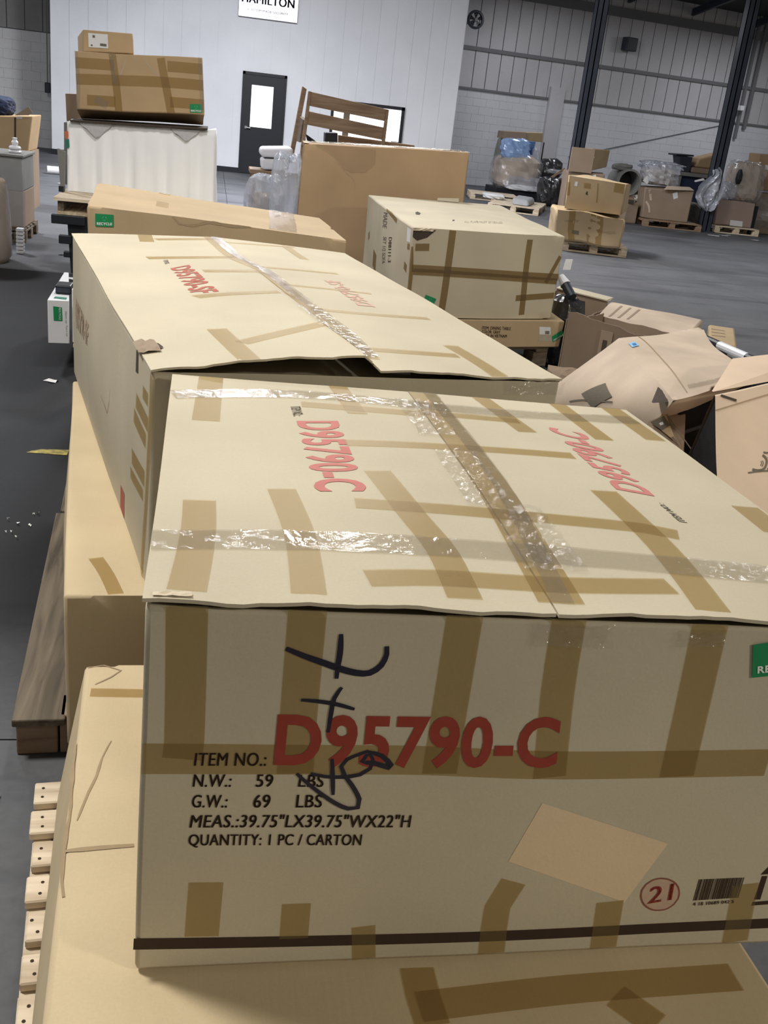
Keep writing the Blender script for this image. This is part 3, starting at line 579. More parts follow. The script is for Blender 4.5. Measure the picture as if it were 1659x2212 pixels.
def carton(key, label, mat, flaps=False, group=None, bev=.006, step=.06):
    b = BX[key]; c = sum(b.c[4:])/4
    t = thing('carton', label, 'carton', (float(c[0]), float(c[1]), float(min(p[2] for p in b.c[4:]))), group)
    carton_body(b, mat, t, flaps, step, bev)
    if flaps:
        flap(b, -.003, .4985, -.003, 1.003, mat, t, seed=3); flap(b, .5015, 1.003, -.003, 1.003, mat, t, seed=5)
    decorate(key, t); return t
# ------------------------------------------------------------------ the building
FL = mesh('floor', [(-14,-5,-.12),(26,-5,-.12),(26,33,-.12),(-14,33,-.12)], [(0,1,2,3)], 'floor', kind='structure')
xs = [-14,-7,.35,6.6,13,19.5,26]; ys = [-5,1.25,8.27,14.4,20.6,27,33]
for i in range(len(xs)-1):
    yy = sorted(ys + ([9.93] if i < 2 else []))
    for j in range(len(yy)-1):
        g = .003; MB().box(xs[i]+g, xs[i+1]-g, yy[j]+g, yy[j+1]-g, -.11, 0).done('slab', 'floor', FL)
# white office block at the back
OY = 22.97
wo = mesh('wall_office', [(-3.34,OY+.03,.1),(5.5,OY+.03,.1),(5.5,OY+.03,6.2),(-3.34,OY+.03,6.2),(-3.34,27.2,.1),(5.5,27.2,.1),(5.5,27.2,6.2),(-3.34,27.2,6.2)], [(0,1,2,3),(1,5,6,2),(4,0,3,7)], 'wall_w', kind='structure')
x = -3.34; pw = .384
while x < 5.49:
    MB().box(x+.004, min(5.5, x+pw)-.004, OY+.018, OY+.03, .1, 6.2).done('wall_panel', 'wall_w', wo); x += pw
bb = MB().box(-3.34, .68, OY-.02, OY+.03, 0, .11).done('baseboard_office', 'black', kind='structure')
bb2 = MB().box(1.64, 5.5, OY-.02, OY+.03, 0, .11).done('baseboard_office', 'black', kind='structure')
d = thing('door_1', None, None, (1.155, OY, 0), kind='structure')
fr = MB().box(.68,.735,OY-.05,OY,0,2.12).box(1.59,1.64,OY-.05,OY,0,2.12).box(.68,1.64,OY-.05,OY,2.06,2.12); fr.done('door_frame', 'black', d)
lf = MB().box(.735,.885,OY-.035,OY-.005,.02,2.06).box(1.36,1.59,OY-.035,OY-.005,.02,2.06).box(.885,1.36,OY-.035,OY-.005,.02,1.0).box(.885,1.36,OY-.035,OY-.005,1.86,2.06).done('door_leaf', 'black', d)
MB().box(.885,1.36,OY-.02,OY-.012,1.0,1.86).done('glass_pane', 'lit', d)
h = MB().tube((.80,OY-.035,.98),(.80,OY-.09,.98),.018).tube((.80,OY-.085,.98),(.90,OY-.085,.972),.014).lathe((.80,OY-.045,.95),[(.001,0),(.035,0),(.035,.06),(.001,.06)],12); h.done('door_handle', 'chrome', d)
w = thing('window_1', None, None, (3.5, OY, .85), kind='structure')
wf = MB().box(2.66,2.72,OY-.05,OY,.86,1.75).box(4.25,4.32,OY-.05,OY,.86,1.75).box(2.66,4.32,OY-.05,OY,1.69,1.76).box(2.66,4.32,OY-.05,OY,.82,.88); wf.done('window_frame', 'black', w)
MB().box(2.72,4.25,OY-.012,OY-.008,.88,1.69).done('glass_pane', 'lit', w)
MB().box(2.72,2.93,OY-.018,OY-.013,.88,1.69).done('lit_room_wall', 'litw', w)
MB().box(2.95,3.09,OY-.024,OY-.014,.88,1.69).done('room_door', 'wood_d', w)
MB().box(4.08,4.25,OY-.03,OY-.014,.88,1.02).done('room_box', 'girt', w)
sg = thing('sign', 'brushed steel sign with black stencil lettering high on the white wall', 'sign', (1.15, OY-.05, 3.17))
bevel(MB().box(.52,1.775,OY-.06,OY-.03,3.18,3.82).done('sign_panel', 'brushed', sg), .004)
flat_text(lambda x, y: (.575+1.12*x, OY-.063, 3.455+.165*y), 'HAMILTON', 'ink_blue', sg, .025)
flat_text(lambda x, y: (.71+.86*x, OY-.063, 3.305+.045*y), 'CUSTOM MADE SECURITY', 'ink_grey', sg, .01)
for x in (.6, 1.7): MB().tube((x,OY-.03,3.5),(x,OY,3.5),.02).done('bolt', 'chrome', sg)
# back wall on the right: painted block below, ribbed metal above
U = Vector((.98,.2,0)).normalized(); NV = Vector((U.y,-U.x,0)); O = Vector((4.2,26.85,0))
def wp(a, z, o=0.): return O + U*a + NV*o + Vector((0,0,z))
def wbox(a0, a1, z0, z1, o0, o1): return [wp(a0,z0,o1),wp(a1,z0,o1),wp(a1,z0,o0),wp(a0,z0,o0)], [wp(a0,z1,o1),wp(a1,z1,o1),wp(a1,z1,o0),wp(a0,z1,o0)]
wr = MB().hexa(*wbox(0,24,0,5.6,-.2,-.03)).done('wall_right', 'girt', kind='structure')
rnd = random.Random(2); mb = MB(); r = 0
for r in range(12):
    a = -.2*(r % 2)
    while a < 18:
        if a+.4 > 0: e = rnd.uniform(-.003,.003); mb.hexa(*wbox(max(0,a)+.002, min(a+.4,18)-.002, r*.2025+.002, r*.2025+.2005, -.03, .0+e))
        a += .4
mb.hexa(*wbox(0,18,0,2.43,-.03,-.008)); mb.done('blocks', 'block', wr, kind='stuff')
a = 0
while a < 20:
    for z0, z1 in ((2.46,3.40),(3.46,5.5)):
        MB().hexa(*wbox(a+.012, a+.373, z0, z1, -.03, .0)).done('wall_panel', 'wall_g', wr)
    a += .385
for z0, z1 in ((2.42,2.47),(3.38,3.47),(4.72,4.95)): MB().hexa(*wbox(0,22,z0,z1,-.03,.06)).done('trim_1', 'girt', kind='structure')
MB().hexa(*wbox(5.05,5.5,0,2.75,.0,.12)).done('trim_2', 'wall_g', kind='structure')
MB().hexa(*wbox(11.5,11.58,2.0,5.4,.02,.1)).hexa(*wbox(11.75,11.85,2.3,5.4,.02,.1)).done('trim_3', 'girt', kind='structure')
MB().tube(wp(6.0,1.0,.03), wp(11.2,2.38,.03), .012, 6).done('trim_4', 'girt', kind='structure')
# back wall on the left
wl = mesh('wall_left', [(-14,24.72,0),(-3.3,24.72,0),(-3.3,24.72,7),(-14,24.72,7)], [(0,1,2,3)], 'girt', kind='structure')
mb = MB()
for r in range(12):
    a = -7.2-.2*(r % 2)
    while a < -3.3:
        mb.box(a+.002, min(-3.3,a+.4)-.002, 24.68+rnd.uniform(-.003,.003), 24.72, r*.2025+.002, r*.2025+.2005); a += .4
mb.box(-7.4,-3.3,24.692,24.72,0,2.44); mb.done('blocks', 'block_d', wl, kind='stuff')
a = -7.2
while a < -3.4: MB().box(a+.01, a+.375, 24.68, 24.72, 2.46, 6.9).done('wall_panel', 'panel_d', wl); a += .385
ws = MB().box(-9.2,-9,-5,24.6,0,7.6).done('wall_side', 'block_d', kind='structure')  # unseen side wall, added to hold back ambient light from the left
# roof deck: ribs rising towards the camera
ce = MB().hexa([(-14,29.6,5.05),(26,33,5.05),(26,-5,8.6),(-14,-5,8.6)], [(-14,29.6,5.2),(26,33,5.2),(26,-5,8.8),(-14,-5,8.8)]).done('ceiling', 'ceil', kind='structure')
for k in range(18):
    x = -12+2.1*k
    MB().hexa([(x,29,5.02),(x+.08,29,5.02),(x+.08,0,7.75),(x,0,7.75)], [(x,29,5.2),(x+.08,29,5.2),(x+.08,0,8.0),(x,0,8.0)]).done('purlin', 'steel', ce)
# columns
def column(x, y, label, top):
    t = thing('steel_column', label, 'column', (x, y, 0))
    w = .11; s = MB().box(x-w,x+w,y-w,y-w+.02,0.02,top).box(x-w,x+w,y+w-.02,y+w,0.02,top).box(x-.012,x+.012,y-w,y+w,0.02,top).box(x-w,x-w+.012,y-w,y+w,0.02,top).box(x+w-.012,x+w,y-w,y+w,0.02,top)
    s.done('shaft', 'steel', t); MB().box(x-.18,x+.18,y-.18,y+.18,0,.02).done('base_plate', 'steel', t)
    return t
column(7.37, 19.7, 'dark steel column behind the two-tone carton, nearest the white office', 5.9)
column(10.42, 19.62, 'dark steel column standing on the floor beside the blue-white plastic sheet', 5.9)
# wall things
f = thing('wall_fan', 'round dark wall fan high at the corner of the white office', 'fan', (6.53, 26.6, 4.03))
fa = MB().lathe((0,0,0), [(.16,-.05),(.215,-.04),(.225,0),(.215,.04),(.16,.05)], 24); fa.v = [(6.53+x, 26.55+z, 4.03+y) for x, y, z in fa.v]; fa.done('fan_ring', 'steel', f)
for k in range(5):
    a = k*2*math.pi/5; c, s = math.cos(a), math.sin(a)
    MB().hexa([(6.53+.03*c,26.54,4.03+.03*s),(6.53+.2*c,26.53,4.03+.2*s),(6.53+.2*math.cos(a+.7),26.57,4.03+.2*math.sin(a+.7)),(6.53+.03*math.cos(a+.7),26.56,4.03+.03*math.sin(a+.7))],
      [(6.53+.03*c,26.545,4.03+.03*s),(6.53+.2*c,26.535,4.03+.2*s),(6.53+.2*math.cos(a+.7),26.575,4.03+.2*math.sin(a+.7)),(6.53+.03*math.cos(a+.7),26.565,4.03+.03*math.sin(a+.7))]).done('blade', 'black', f)
mb = MB()
for rr in (.07,.12,.17):
    for k in range(20):
        a, b2 = 2*math.pi*k/20, 2*math.pi*(k+1)/20; mb.tube((6.53+rr*math.cos(a),26.49,4.03+rr*math.sin(a)),(6.53+rr*math.cos(b2),26.49,4.03+rr*math.sin(b2)),.004,4)
mb.done('guard', 'girt', f)
MB().tube((6.53,26.47,4.03),(6.53,26.62,4.03),.04,12).done('hub', 'grey', f); MB().tube((6.53,26.6,4.03),(6.62,27.34,4.03),.03,8).done('bracket', 'steel', f)
s = thing('wall_speaker', 'small dark box mounted high on the grey panelled wall', 'speaker', (11.3, 28.1, 3.9))
bevel(MB().hexa(*wbox(7.05,7.42,3.9,4.24,.06,.3)).done('housing', 'steel', s), .02); MB().hexa(*wbox(7.09,7.38,3.94,4.2,.3,.31)).done('grille', 'black', s)
s = thing('security_camera', 'small white camera on a conduit right of the leaning sheet', 'camera', (15.4, 28.9, 2.9))
bevel(MB().hexa(*wbox(11.35,11.48,2.78,2.92,.1,.3)).done('housing', 'plast', s), .02); MB().tube(wp(11.41,2.85,.0), wp(11.41,2.85,.1), .03).done('mount', 'girt', s)
s = thing('hanging_outlet', 'grey outlet box hanging on a drop cord by the left block wall', 'outlet', (-3.55, 24.4, 1.2))
bevel(MB().box(-3.68,-3.56,24.4,24.5,1.2,1.42).done('outlet_box', 'steel', s), .02); MB().tube((-3.62,24.45,1.42),(-3.62,24.45,5.4),.012,6).done('cord', 'girt', s)
# ------------------------------------------------------------------ pallets
def pallet(label, o, rot, L, Wd, n=7, group='wooden pallets', bw=None, mat='wood', block=True, z0=0., H=.14, nails=False, name='pallet'):
    """front-left corner o, boards along the local x axis, L long, Wd deep"""
    ca, sa = math.cos(rot), math.sin(rot); t = thing(name, label, 'pallet', (o[0], o[1], z0), group)
    w = lambda x, y, z: (o[0]+x*ca-y*sa, o[1]+x*sa+y*ca, z0+z)
    def bx(nm, x0,x1,y0,y1,a,b, m=mat):
        return bevel(MB().hexa([w(x0,y0,a),w(x1,y0,a),w(x1,y1,a),w(x0,y1,a)],[w(x0,y0,b),w(x1,y0,b),w(x1,y1,b),w(x0,y1,b)]).done(nm, m, t), .003, 1)
    bw = bw or Wd/n*.74; p = (Wd-bw)/(n-1); rn = random.Random(int(L*1000+o[1]*77))
    dk = .020
    for k in range(n): e = rn.uniform(-.006,.006); bx('deck_board', e, L+rn.uniform(-.008,.008), k*p, k*p+bw+rn.uniform(-.004,.004), H-dk, H)
    if block:
        for x in (0, L/2-.05, L-.1): bx('stringer_board', x, x+.1, 0, Wd, H-2*dk, H-dk-.0005)
        for x in (0, L/2-.06, L-.12):
            for y in (0, Wd/2-.06, Wd-.12): bx('block', x, x+.12, y, y+.12, dk, H-2*dk-.0005)
        for y in (0, Wd/2-.05, Wd-.1): bx('bottom_board', 0, L, y, y+.1, 0, dk-.0005)
    else:
        for x in (.0, L/2-.02, L-.04): bx('stringer', x+.002, x+.042, .004, Wd-.004, dk, H-dk-.0005)
        for y in (0, Wd/2-.05, Wd-.1): bx('bottom_board', 0, L, y, y+.1, 0, dk-.0005)
    if nails:
        m = MB()
        for k in range(n):
            for dy in (.28, .7): m.lathe(w(.022+rn.uniform(-.008,.008), k*p+bw*dy, H+.0002), [(.0035,0),(.0035,.0006),(.0001,.0008)], 8)
        m.done('nail_heads', 'ink_brown', t, kind='stuff')
    return t
# ------------------------------------------------------------------ the near stack
pallet('pale pine pallet under the near creased carton, slat ends showing at left', (-.142,-.47), math.radians(5.6), 1.12, 1.36, 14, bw=.072, nails=True, block=False, H=.1405)
carton('B', 'large warm tan carton with creased top under the D95790-C carton', 'card_w', bev=.008)
carton('A', 'large taped carton in front marked D95790-C in red with black handwriting', 'card', True, bev=.007, step=.045)
b = BX['A']
tA = [o for o in COL.objects if o.name.startswith('carton') and o.get('label','').startswith('large taped carton in front')][0]
# torn flap corner and crumpled tape at the front edge
def crumple(fc, c, w, h, off, mat, parent, name, seed, n=10, m=6, lift=.006):
    rn = random.Random(seed); v = []; f = []
    for j in range(m+1):
        for i in range(n+1):
            s = c[0]+w*(i/n-.5)+rn.uniform(-.1,.1)*w/n; t = c[1]+h*(j/m-.5)+rn.uniform(-.1,.1)*h/m
            v.append(b.pt(fc, s, t, off+rn.uniform(0,1)**2*lift))
    for j in range(m):
        for i in range(n): a = j*(n+1)+i; f.append((a,a+1,a+n+2,a+n+1))
    return mesh(name, v, f, mat, parent)
crumple('top', (.5,.46), .075, .26, .003, 'glint', tA, 'crumpled_tape', 1, 8, 26)
crumple('top', (.535,.22), .09, .22, .003, 'glint', tA, 'crumpled_tape', 2, 8, 20)
crumple('top', (.49,.80), .07, .25, .003, 'glint', tA, 'crumpled_tape', 3, 8, 20)
crumple('front', (.525,.965), .11, .06, .002, 'glint', tA, 'crumpled_tape', 4, 12, 5)
crumple('front', (.70,.965), .07, .04, .002, 'glint', tA, 'crumpled_tape', 5, 8, 5)
crumple('top', (.03,.006), .045, .01, .0012, 'card_r', tA, 'torn_edge', 6, 6, 2, .003)
# lower left timber skid and the carton over it
t = thing('timber_skid', 'weathered timber skid on the floor under the lower left carton', 'timber', (-.36, 1.19, 0))
d0 = Vector((-.072, 1.25, 0)).normalized(); r0 = Vector((d0.y, -d0.x, 0)); o0 = Vector((-.374, 1.17, 0))
def sk(nm, a0, a1, w0, w1, z0, z1, m): 
    q = [o0+d0*a0+r0*w0, o0+d0*a0+r0*w1, o0+d0*a1+r0*w1, o0+d0*a1+r0*w0]
    bevel(MB().hexa([tuple(p+Vector((0,0,z0))) for p in q], [tuple(p+Vector((0,0,z1))) for p in q]).done(nm, m, t), .004, 2)
sk('plank', -.004, 1.35, -.004, .125, .094, .116, 'wood_g'); sk('beam', .012, 1.32, .004, .105, .002, .092, 'wood_b'); sk('plank', 1.37, 1.75, .01, .125, .094, .116, 'wood_g')
for k in range(3): sk('cross_beam', .012+.62*k, .11+.62*k, .11, .95, .002, .116, 'wood_b')
carton('D', 'plain warm tan carton at lower left beneath the D95790-SF carton', 'card_w', bev=.008)
tC = carton('C', 'long taped carton marked D95790-SF behind the front carton', 'card', True, bev=.007)
b = BX['C']; poly(b, 'top', [(.0,.075),(.012,.10),(.03,.112),(.045,.10),(.05,.082),(.03,.07),(.01,.068)], .003, 'torn_hole', 'hole', tC)
crumple('top', (.015,.09), .05, .05, .004, 'card_d', tC, 'torn_edge', 8, 5, 5)
crumple('top', (.5,.17), .05, .24, .003, 'glint', tC, 'crumpled_tape', 9, 6, 20)
poly(b, 'left', [(.885,.985),(.90,.985),(.905,.90),(.888,.89)], .001, 'torn_hole', 'hole', tC)
crumple('front', (.93,.97), .16, .06, .002, 'glint', tC, 'crumpled_tape', 10, 12, 4)
MB().hexa([(.50,1.24,1.045),(.545,1.24,1.045),(.62,1.50,1.03),(.575,1.50,1.03)], [(.50,1.24,1.052),(.545,1.24,1.052),(.62,1.50,1.037),(.575,1.50,1.037)]).done('inner_strip', 'paper', tC)
carton('F', 'wide sagging tan carton with green label behind the D95790-SF carton', 'card_f', bev=.012)
# what carries it, hidden behind
pallet('pallet under the sagging carton with the green label', (-.46,3.72), 0, 1.14, 1.0, 7, z0=0)
t = MB().hexa([(-.44,3.76,.142),(.66,3.74,.142),(.62,4.5,.142),(-.5,4.7,.142)], [(-.44,3.76,.556),(.66,3.74,.556),(.62,4.5,.556),(-.5,4.7,.556)]).done('carton', 'card_d', label='old brown carton on the pallet under the sagging carton', cat='carton', loc=(0,4.2,.142)); bevel(t, .01)
# the right hand pair
pallet('dark pallet under the flat table carton', (1.36,5.24), math.radians(17.7), 1.12, 1.95, 9, mat='wood_d', z0=.09)
for i, (x, y) in enumerate(((1.4,5.4),(2.3,5.7),(1.35,6.9),(2.25,7.1))):
    pass
t = thing('timber_skid', 'dark low skid under the pallet of the flat table carton', 'timber', (1.9, 6.2, 0))
for k in range(3): MB().hexa([(1.42+.45*k-.0,5.33+.145*k,0),(1.52+.45*k,5.36+.145*k,0),(1.5+.45*k-.45,7.1+.1*k,0),(1.4+.45*k-.45,7.1+.1*k,0)], [(1.42+.45*k,5.33+.145*k,.088),(1.52+.45*k,5.36+.145*k,.088),(1.5+.45*k-.45,7.1+.1*k,.088),(1.4+.45*k-.45,7.1+.1*k,.088)]).done('beam', 'wood_d', t)
carton('J', 'flat carton printed dining table, under the big taped cream carton', 'card_f', bev=.008)
tI = carton('I', 'big cream carton with crossed tape standing on the flat table carton', 'card', bev=.010)
b = BX['I']
poly(b, 'front', [(0.0,.985),(.05,.99),(.14,.985),(.09,.90),(.03,.86),(.0,.90)], .0015, 'torn_hole', 'hole', tI)
crumple('front', (.06,.985), .13, .03, .004, 'card_r', tI, 'torn_edge', 12, 10, 3)
hx('peeled_label', [(2.42,5.54,.765),(2.47,5.53,.77),(2.475,5.53,.84),(2.43,5.54,.835)], .004, 'paper', tI, 0)
p0 = [b.pt('top', s, .985, .012) for s in (.52,.60,.64,.66)]
hx('lifted_flap', [tuple(b.pt('top',.50,.97,.004)), tuple(b.pt('top',.66,.965,.004)), tuple(b.pt('top',.67,1.0,.03)), tuple(b.pt('top',.51,1.0,.02))], .01, 'card', tI, 0)
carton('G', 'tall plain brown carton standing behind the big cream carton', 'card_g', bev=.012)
pallet('pallet under the tall plain brown carton', (.80,7.86), -.02, 1.5, .5, 4)
b = BX['G']
# ------------------------------------------------------------------ white flat-pack cartons at the left
pallet('small pallet under the white flat-pack cartons', (-.70,5.06), .05, 1.0, 1.0, 7)
def flatpack(x0, x1, y0, y1, zt, label, dark):
    t = thing('flat_pack_carton', label, 'carton', (x0, y0, .142), 'white flat-pack cartons')
    bb = Box([(x0,y0,zt),(x1,y0+.02,zt),(x1-.12,y1,zt),(x0-.03,y1,zt)], [(x0,y0,.142),(x1,y0+.02,.142),(x1-.12,y1,.142),(x0-.03,y1,.142)], {}, .001, 3)
    carton_body(bb, 'plast', t, bev=.004, step=.2); return t, bb
t, bb = flatpack(-.845, -.725, 5.04, 6.0, .40, 'white flat-pack carton with green label and printed line, leftmost', 0)
lb = patch(bb, 'front', [(.28,.53),(.68,.53),(.66,.84),(.26,.86)], .002, 'recycling_label', 'green', t)
print_text(bb, 'front', [(.52,.83),(.52,.55),(.62,.55),(.62,.83)], 'RECYCLE', .003, 'white', lb)
print_text(bb, 'front', [(.78,.76),(.82,.18),(.92,.18),(.88,.76)], 'Open up. Turn on', .003, 'ink_grey', t, .0)
patch(bb, 'top', [(.3,.10),(.9,.08),(.85,.02),(.25,.05)], .002, 'green_mark', 'teal', t)
t2, b2 = flatpack(-.715, -.60, 5.10, 6.3, .46, 'white flat-pack carton beside the labelled one, half hidden by the long carton', 0)
t = thing('black_box', 'small black block lying on the labelled white flat-pack carton', 'box', (-.80, 5.2, .402))
bevel(MB().box(-.825,-.735,5.22,5.36,.402,.455).done('body', 'black', t), .008); MB().box(-.82,-.74,5.215,5.22,.415,.44).done('front_plate', 'steel', t)
# ------------------------------------------------------------------ black steel rack with the white covered stack
t = thing('steel_rack', 'black steel rack with stubby arms left of the long cartons', 'rack', (-1.06, 8.3, 0))
Q = P['upright']
MB().hexa([(-1.12,8.3,0),(-1.0,8.3,0),(-1.0,8.4,0),(-1.12,8.4,0)], [(-1.15,8.3,.49),(-.9,8.3,.49),(-.9,8.4,.49),(-1.15,8.4,.49)]).done('upright', 'black', t)
MB().box(.0,.1,8.3,8.4,0,.49).done('upright', 'black', t); MB().box(-1.1,.1,9.0,9.1,0,.49).done('rear_frame', 'black', t)
for k in ('arm1','arm2','arm3'):
    q = P[k]; z0 = min(p[2] for p in q); z1 = max(p[2] for p in q); bevel(MB().box(q[0][0], q[1][0], 8.24, 8.299, z0, z1).done('arm', 'black', t), .006)
for y in (8.42, 8.98): MB().box(-.9,.1,y-.03,y+.03,.43,.49).done('beam', 'black', t)
t = thing('wooden_crate', 'open wooden crate with dark hollow under the white covered stack', 'crate', (-1.2, 8.36, .49))
MB().box(-1.24,.12,8.36,9.6,.491,.515).done('bottom_board', 'wood_y', t)
for x0 in (-1.24, -.6, .06): MB().box(x0, x0+.05, 8.4, 9.58, .5155, .604).done('stringer', 'wood_g', t)
for k in range(6): MB().box(-1.27,.13,8.36+.21*k,8.36+.21*k+.19,.6045,.63).done('deck_board', 'wood', t)
# the draped stack
q = P['M_cover']; x0, x1, y0, y1, zb, zt = -1.23, .10, 9.0, 9.55, .632, 1.235
def drape(name, parent, mat):
    v = []; f = []; per = []; n = 40; mrow = 10
    for i in range(n): per.append((x0+(x1-x0)*i/n, y0, 0, -1))
    for i in range(16): per.append((x1, y0+(y1-y0)*i/16, 1, 0))
    for i in range(n): per.append((x1-(x1-x0)*i/n, y1, 0, 1))
    for i in range(16): per.append((x0, y1-(y1-y0)*i/16, -1, 0))
    K = len(per); rn = random.Random(4); fo = [rn.uniform(0,6.28) for _ in range(5)]
    for j in range(mrow+1):
        h = j/mrow; z = zb+(zt-zb)*h
        for i, (x, y, nx, ny) in enumerate(per):
            a = i/K*2*math.pi; g = (1-h)**.7
            e = .018*g*(math.sin(a*23+fo[0]+1.5*h)+.8*math.sin(a*37+fo[1])+.6*math.sin(a*11+fo[2]-2*h)) + .004*math.sin(a*61+fo[3])
            zz = z + (.055*(x-x0)/(x1-x0) if j == mrow else .07*h*(x-x0)/(x1-x0)) + (.012*math.sin(a*9) if j == mrow else 0)
            v.append((x+nx*e, y+ny*e, zz))
    for j in range(mrow):
        for i in range(K): f.append((j*K+i, j*K+(i+1) % K, (j+1)*K+(i+1) % K, (j+1)*K+i))
    f.append(tuple(mrow*K+i for i in range(K))); return mesh(name, v, f, mat, parent, smooth=True)
t = thing('covered_stack', 'white sheet-covered stack under the big golden carton at back left', 'stack', (-.56, 9.27, .631))
drape('cover_sheet', t, 'cloth')
hx('green_label', P['M_green'], .004, 'teal', t, 0); hx('orange_label', P['M_orange'], .004, 'orange', t, 0)
for (a, c, w, hh) in ((-.98,1.245,.16,.10),(-.18,1.26,.13,.07)):   # scalloped grey patches painting the shade of folds along the cover's top edge
    n = 8; v = [(a-w, 8.982, c+.01), (a+w, 8.982, c+.02)] + [(a+w-2*w*k/n, 8.975, c-hh*math.sin(math.pi*k/n)*(1+.25*math.sin(5*k))) for k in range(1, n)]
    mesh('fold_shade', v, [tuple(range(len(v)))], 'wall_g', t)
t = thing('furniture_leg', 'dusty grey tapered furniture leg leaning left of the white covered stack', 'leg', (-1.26, 8.75, .631))
MB().hexa([(-1.275,8.85,.68),(-1.245,8.85,.68),(-1.245,8.93,.68),(-1.275,8.93,.68)], [(-1.30,8.85,1.0),(-1.232,8.85,.98),(-1.232,8.93,.98),(-1.30,8.93,1.0)]).done('shaft', 'grey', t); MB().box(-1.29,-1.245,8.84,8.94,.632,.68).done('foot', 'black', t)
t = thing('tray', 'shallow dark tray on top of the white covered stack', 'tray', (-.58, 9.3, 1.24))
bevel(MB().hexa([(-1.20,8.95,1.237),(.02,8.95,1.291),(.02,9.6,1.291),(-1.20,9.6,1.237)], [(-1.20,8.95,1.252),(.02,8.95,1.306),(.02,9.6,1.306),(-1.20,9.6,1.252)]).done('body', 'hole', t), .004)
BX['Mc'] = Box([(-1.158,9.0,1.825),(-.052,9.0,1.894),(-.06,9.75,1.80),(-1.15,9.75,1.73)], [(-1.141,9.0,1.345),(-.012,9.0,1.415),(-.03,9.50,1.315),(-1.165,9.50,1.255)], dict(front=.008), .004, 21)
DECO['Mc'] = [('tape','front',[(.0,.80),(.30,.80)],.09),('tape','front',[(.72,.82),(1,.80)],.09),('tape','front',[(.0,.52),(.5,.55),(1,.52)],.09),('tape','front',[(.29,1),(.31,.5),(.325,0)],.065),('tape','front',[(.67,.96),(.70,.5),(.735,0)],.07),
   ('tape','front',[(.08,.17),(.30,.17)],.09),('tape','front',[(.73,.20),(1.,.18)],.09),('recycle','front',[(.885,.03),(.985,.03),(.985,.19),(.885,.18)]),
   ('ink','front',[(.40,.93),(.36,.7),(.30,.47)],.008,'ink_faint'),('ink','front',[(.53,.95),(.60,.75),(.68,.56)],.008,'ink_faint'),('film','front',[(.285,1),(.30,.5)],.03),('film','front',[(.0,1),(.01,.5),(.0,0)],.05),('film','front',[(.99,1),(.99,.5),(.99,.05)],.05),('film','front',[(.14,.2),(.24,.10)],.07)]
tM = carton('Mc', 'big golden carton with banded brown tape on the white covered stack', 'card_m', bev=.01, step=.1)
BX['Ms'] = Box([(-1.105,9.12,2.012),(-.675,9.12,2.026),(-.70,9.6,1.99),(-1.205,9.6,1.965)], [(-1.108,9.12,1.831),(-.665,9.12,1.861),(-.69,9.6,1.80),(-1.20,9.6,1.768)], {}, .002, 22)
tS = carton('Ms', 'small brown carton with white shipping label topmost on the golden carton', 'card_m', bev=.008, step=.2)
lb = hx('shipping_label', [(-1.055,9.116,1.872),(-.885,9.116,1.88),(-.89,9.116,1.995),(-1.06,9.116,1.987)], .003, 'paper', tS, 0)
for k, (a, c, w, hh) in enumerate(((-1.02,1.955,.02,.02),(-.955,1.895,.055,.02),(-1.035,1.885,.015,.012))): MB().box(a, a+w, 9.113, 9.1158, c, c+hh).done('printed_mark', 'ink_grey', lb)
t = thing('carton', 'narrow dark brown carton upright behind left of the golden carton', 'carton', (-1.28, 9.8, 1.24)); hx('body', [(-1.335,9.78,1.238),(-1.17,9.78,1.238),(-1.17,9.78,1.465),(-1.345,9.78,1.455)], .25, 'card_d', t, .006, zmin=1.2)
MB().box(-1.34,-1.10,9.62,10.2,.632,1.198).done('shelf_block', 'grey', t)
# ------------------------------------------------------------------ left hand row
t = thing('cabinet', 'tall wrapped grey cabinet at the left edge with white spindle on top', 'cabinet', (-2.1, 9.9, 0))
pallet('small dark pallet under the wrapped grey cabinet', (-2.45,9.83), .0, .70, .8, 5, mat='wood_d')
bevel(MB().box(-2.42,-1.765,9.82,10.5,.142,.50).done('wrapped_base', 'card_d', t), .01); bevel(MB().hexa([(-2.42,9.82,.501),(-1.762,9.82,.501),(-1.762,10.5,.501),(-2.42,10.5,.501)], [(-2.43,9.82,.82),(-1.768,9.82,.82),(-1.768,10.5,.82),(-2.43,10.5,.82)]).done('body', 'grey', t), .01)
bevel(MB().box(-2.45,-1.75,9.80,10.52,.8205,.845).done('top', 'grey', t), .006)
MB().box(-2.44,-1.755,9.81,9.815,.16,.8).done('stretch_film', 'wrap', t)
t = thing('spindle', 'stack of white turned discs on top of the wrapped grey cabinet', 'ornament', (-1.86, 10.0, .846))
MB().lathe((-1.86,10.0,.846), [(.001,0),(.055,.0),(.065,.015),(.055,.03),(.03,.036)], 16).done('disc', 'plast', t); MB().lathe((-1.86,10.0,.884), [(.03,-.002),(.055,.0),(.06,.014),(.05,.03),(.02,.036)], 16).done('disc', 'plast', t); MB().lathe((-1.86,10.0,.92), [(.02,-.002),(.03,.01),(.035,.03),(.02,.05),(.025,.07),(.001,.075)], 16).done('finial', 'plast', t)
t = thing('drum', 'dark brown film-wrapped drum cut by the left edge of the frame', 'drum', (-2.05, 8.6, 0))
MB().lathe((-2.05,8.6,0), [(.001,0),(.34,0),(.37,.05),(.375,.25),(.36,.5),(.345,.68),(.33,.71),(.001,.72)], 32).done('body', 'card_d', t, smooth=True); MB().lathe((-2.05,8.6,0), [(.35,.02),(.38,.06),(.384,.25),(.369,.5),(.352,.69)], 32).done('stretch_film', 'wrap', t, smooth=True)
t = thing('slat_bundle', 'white slats stacked on edge behind the dark wrapped drum', 'slats', (-1.68, 9.0, 0))
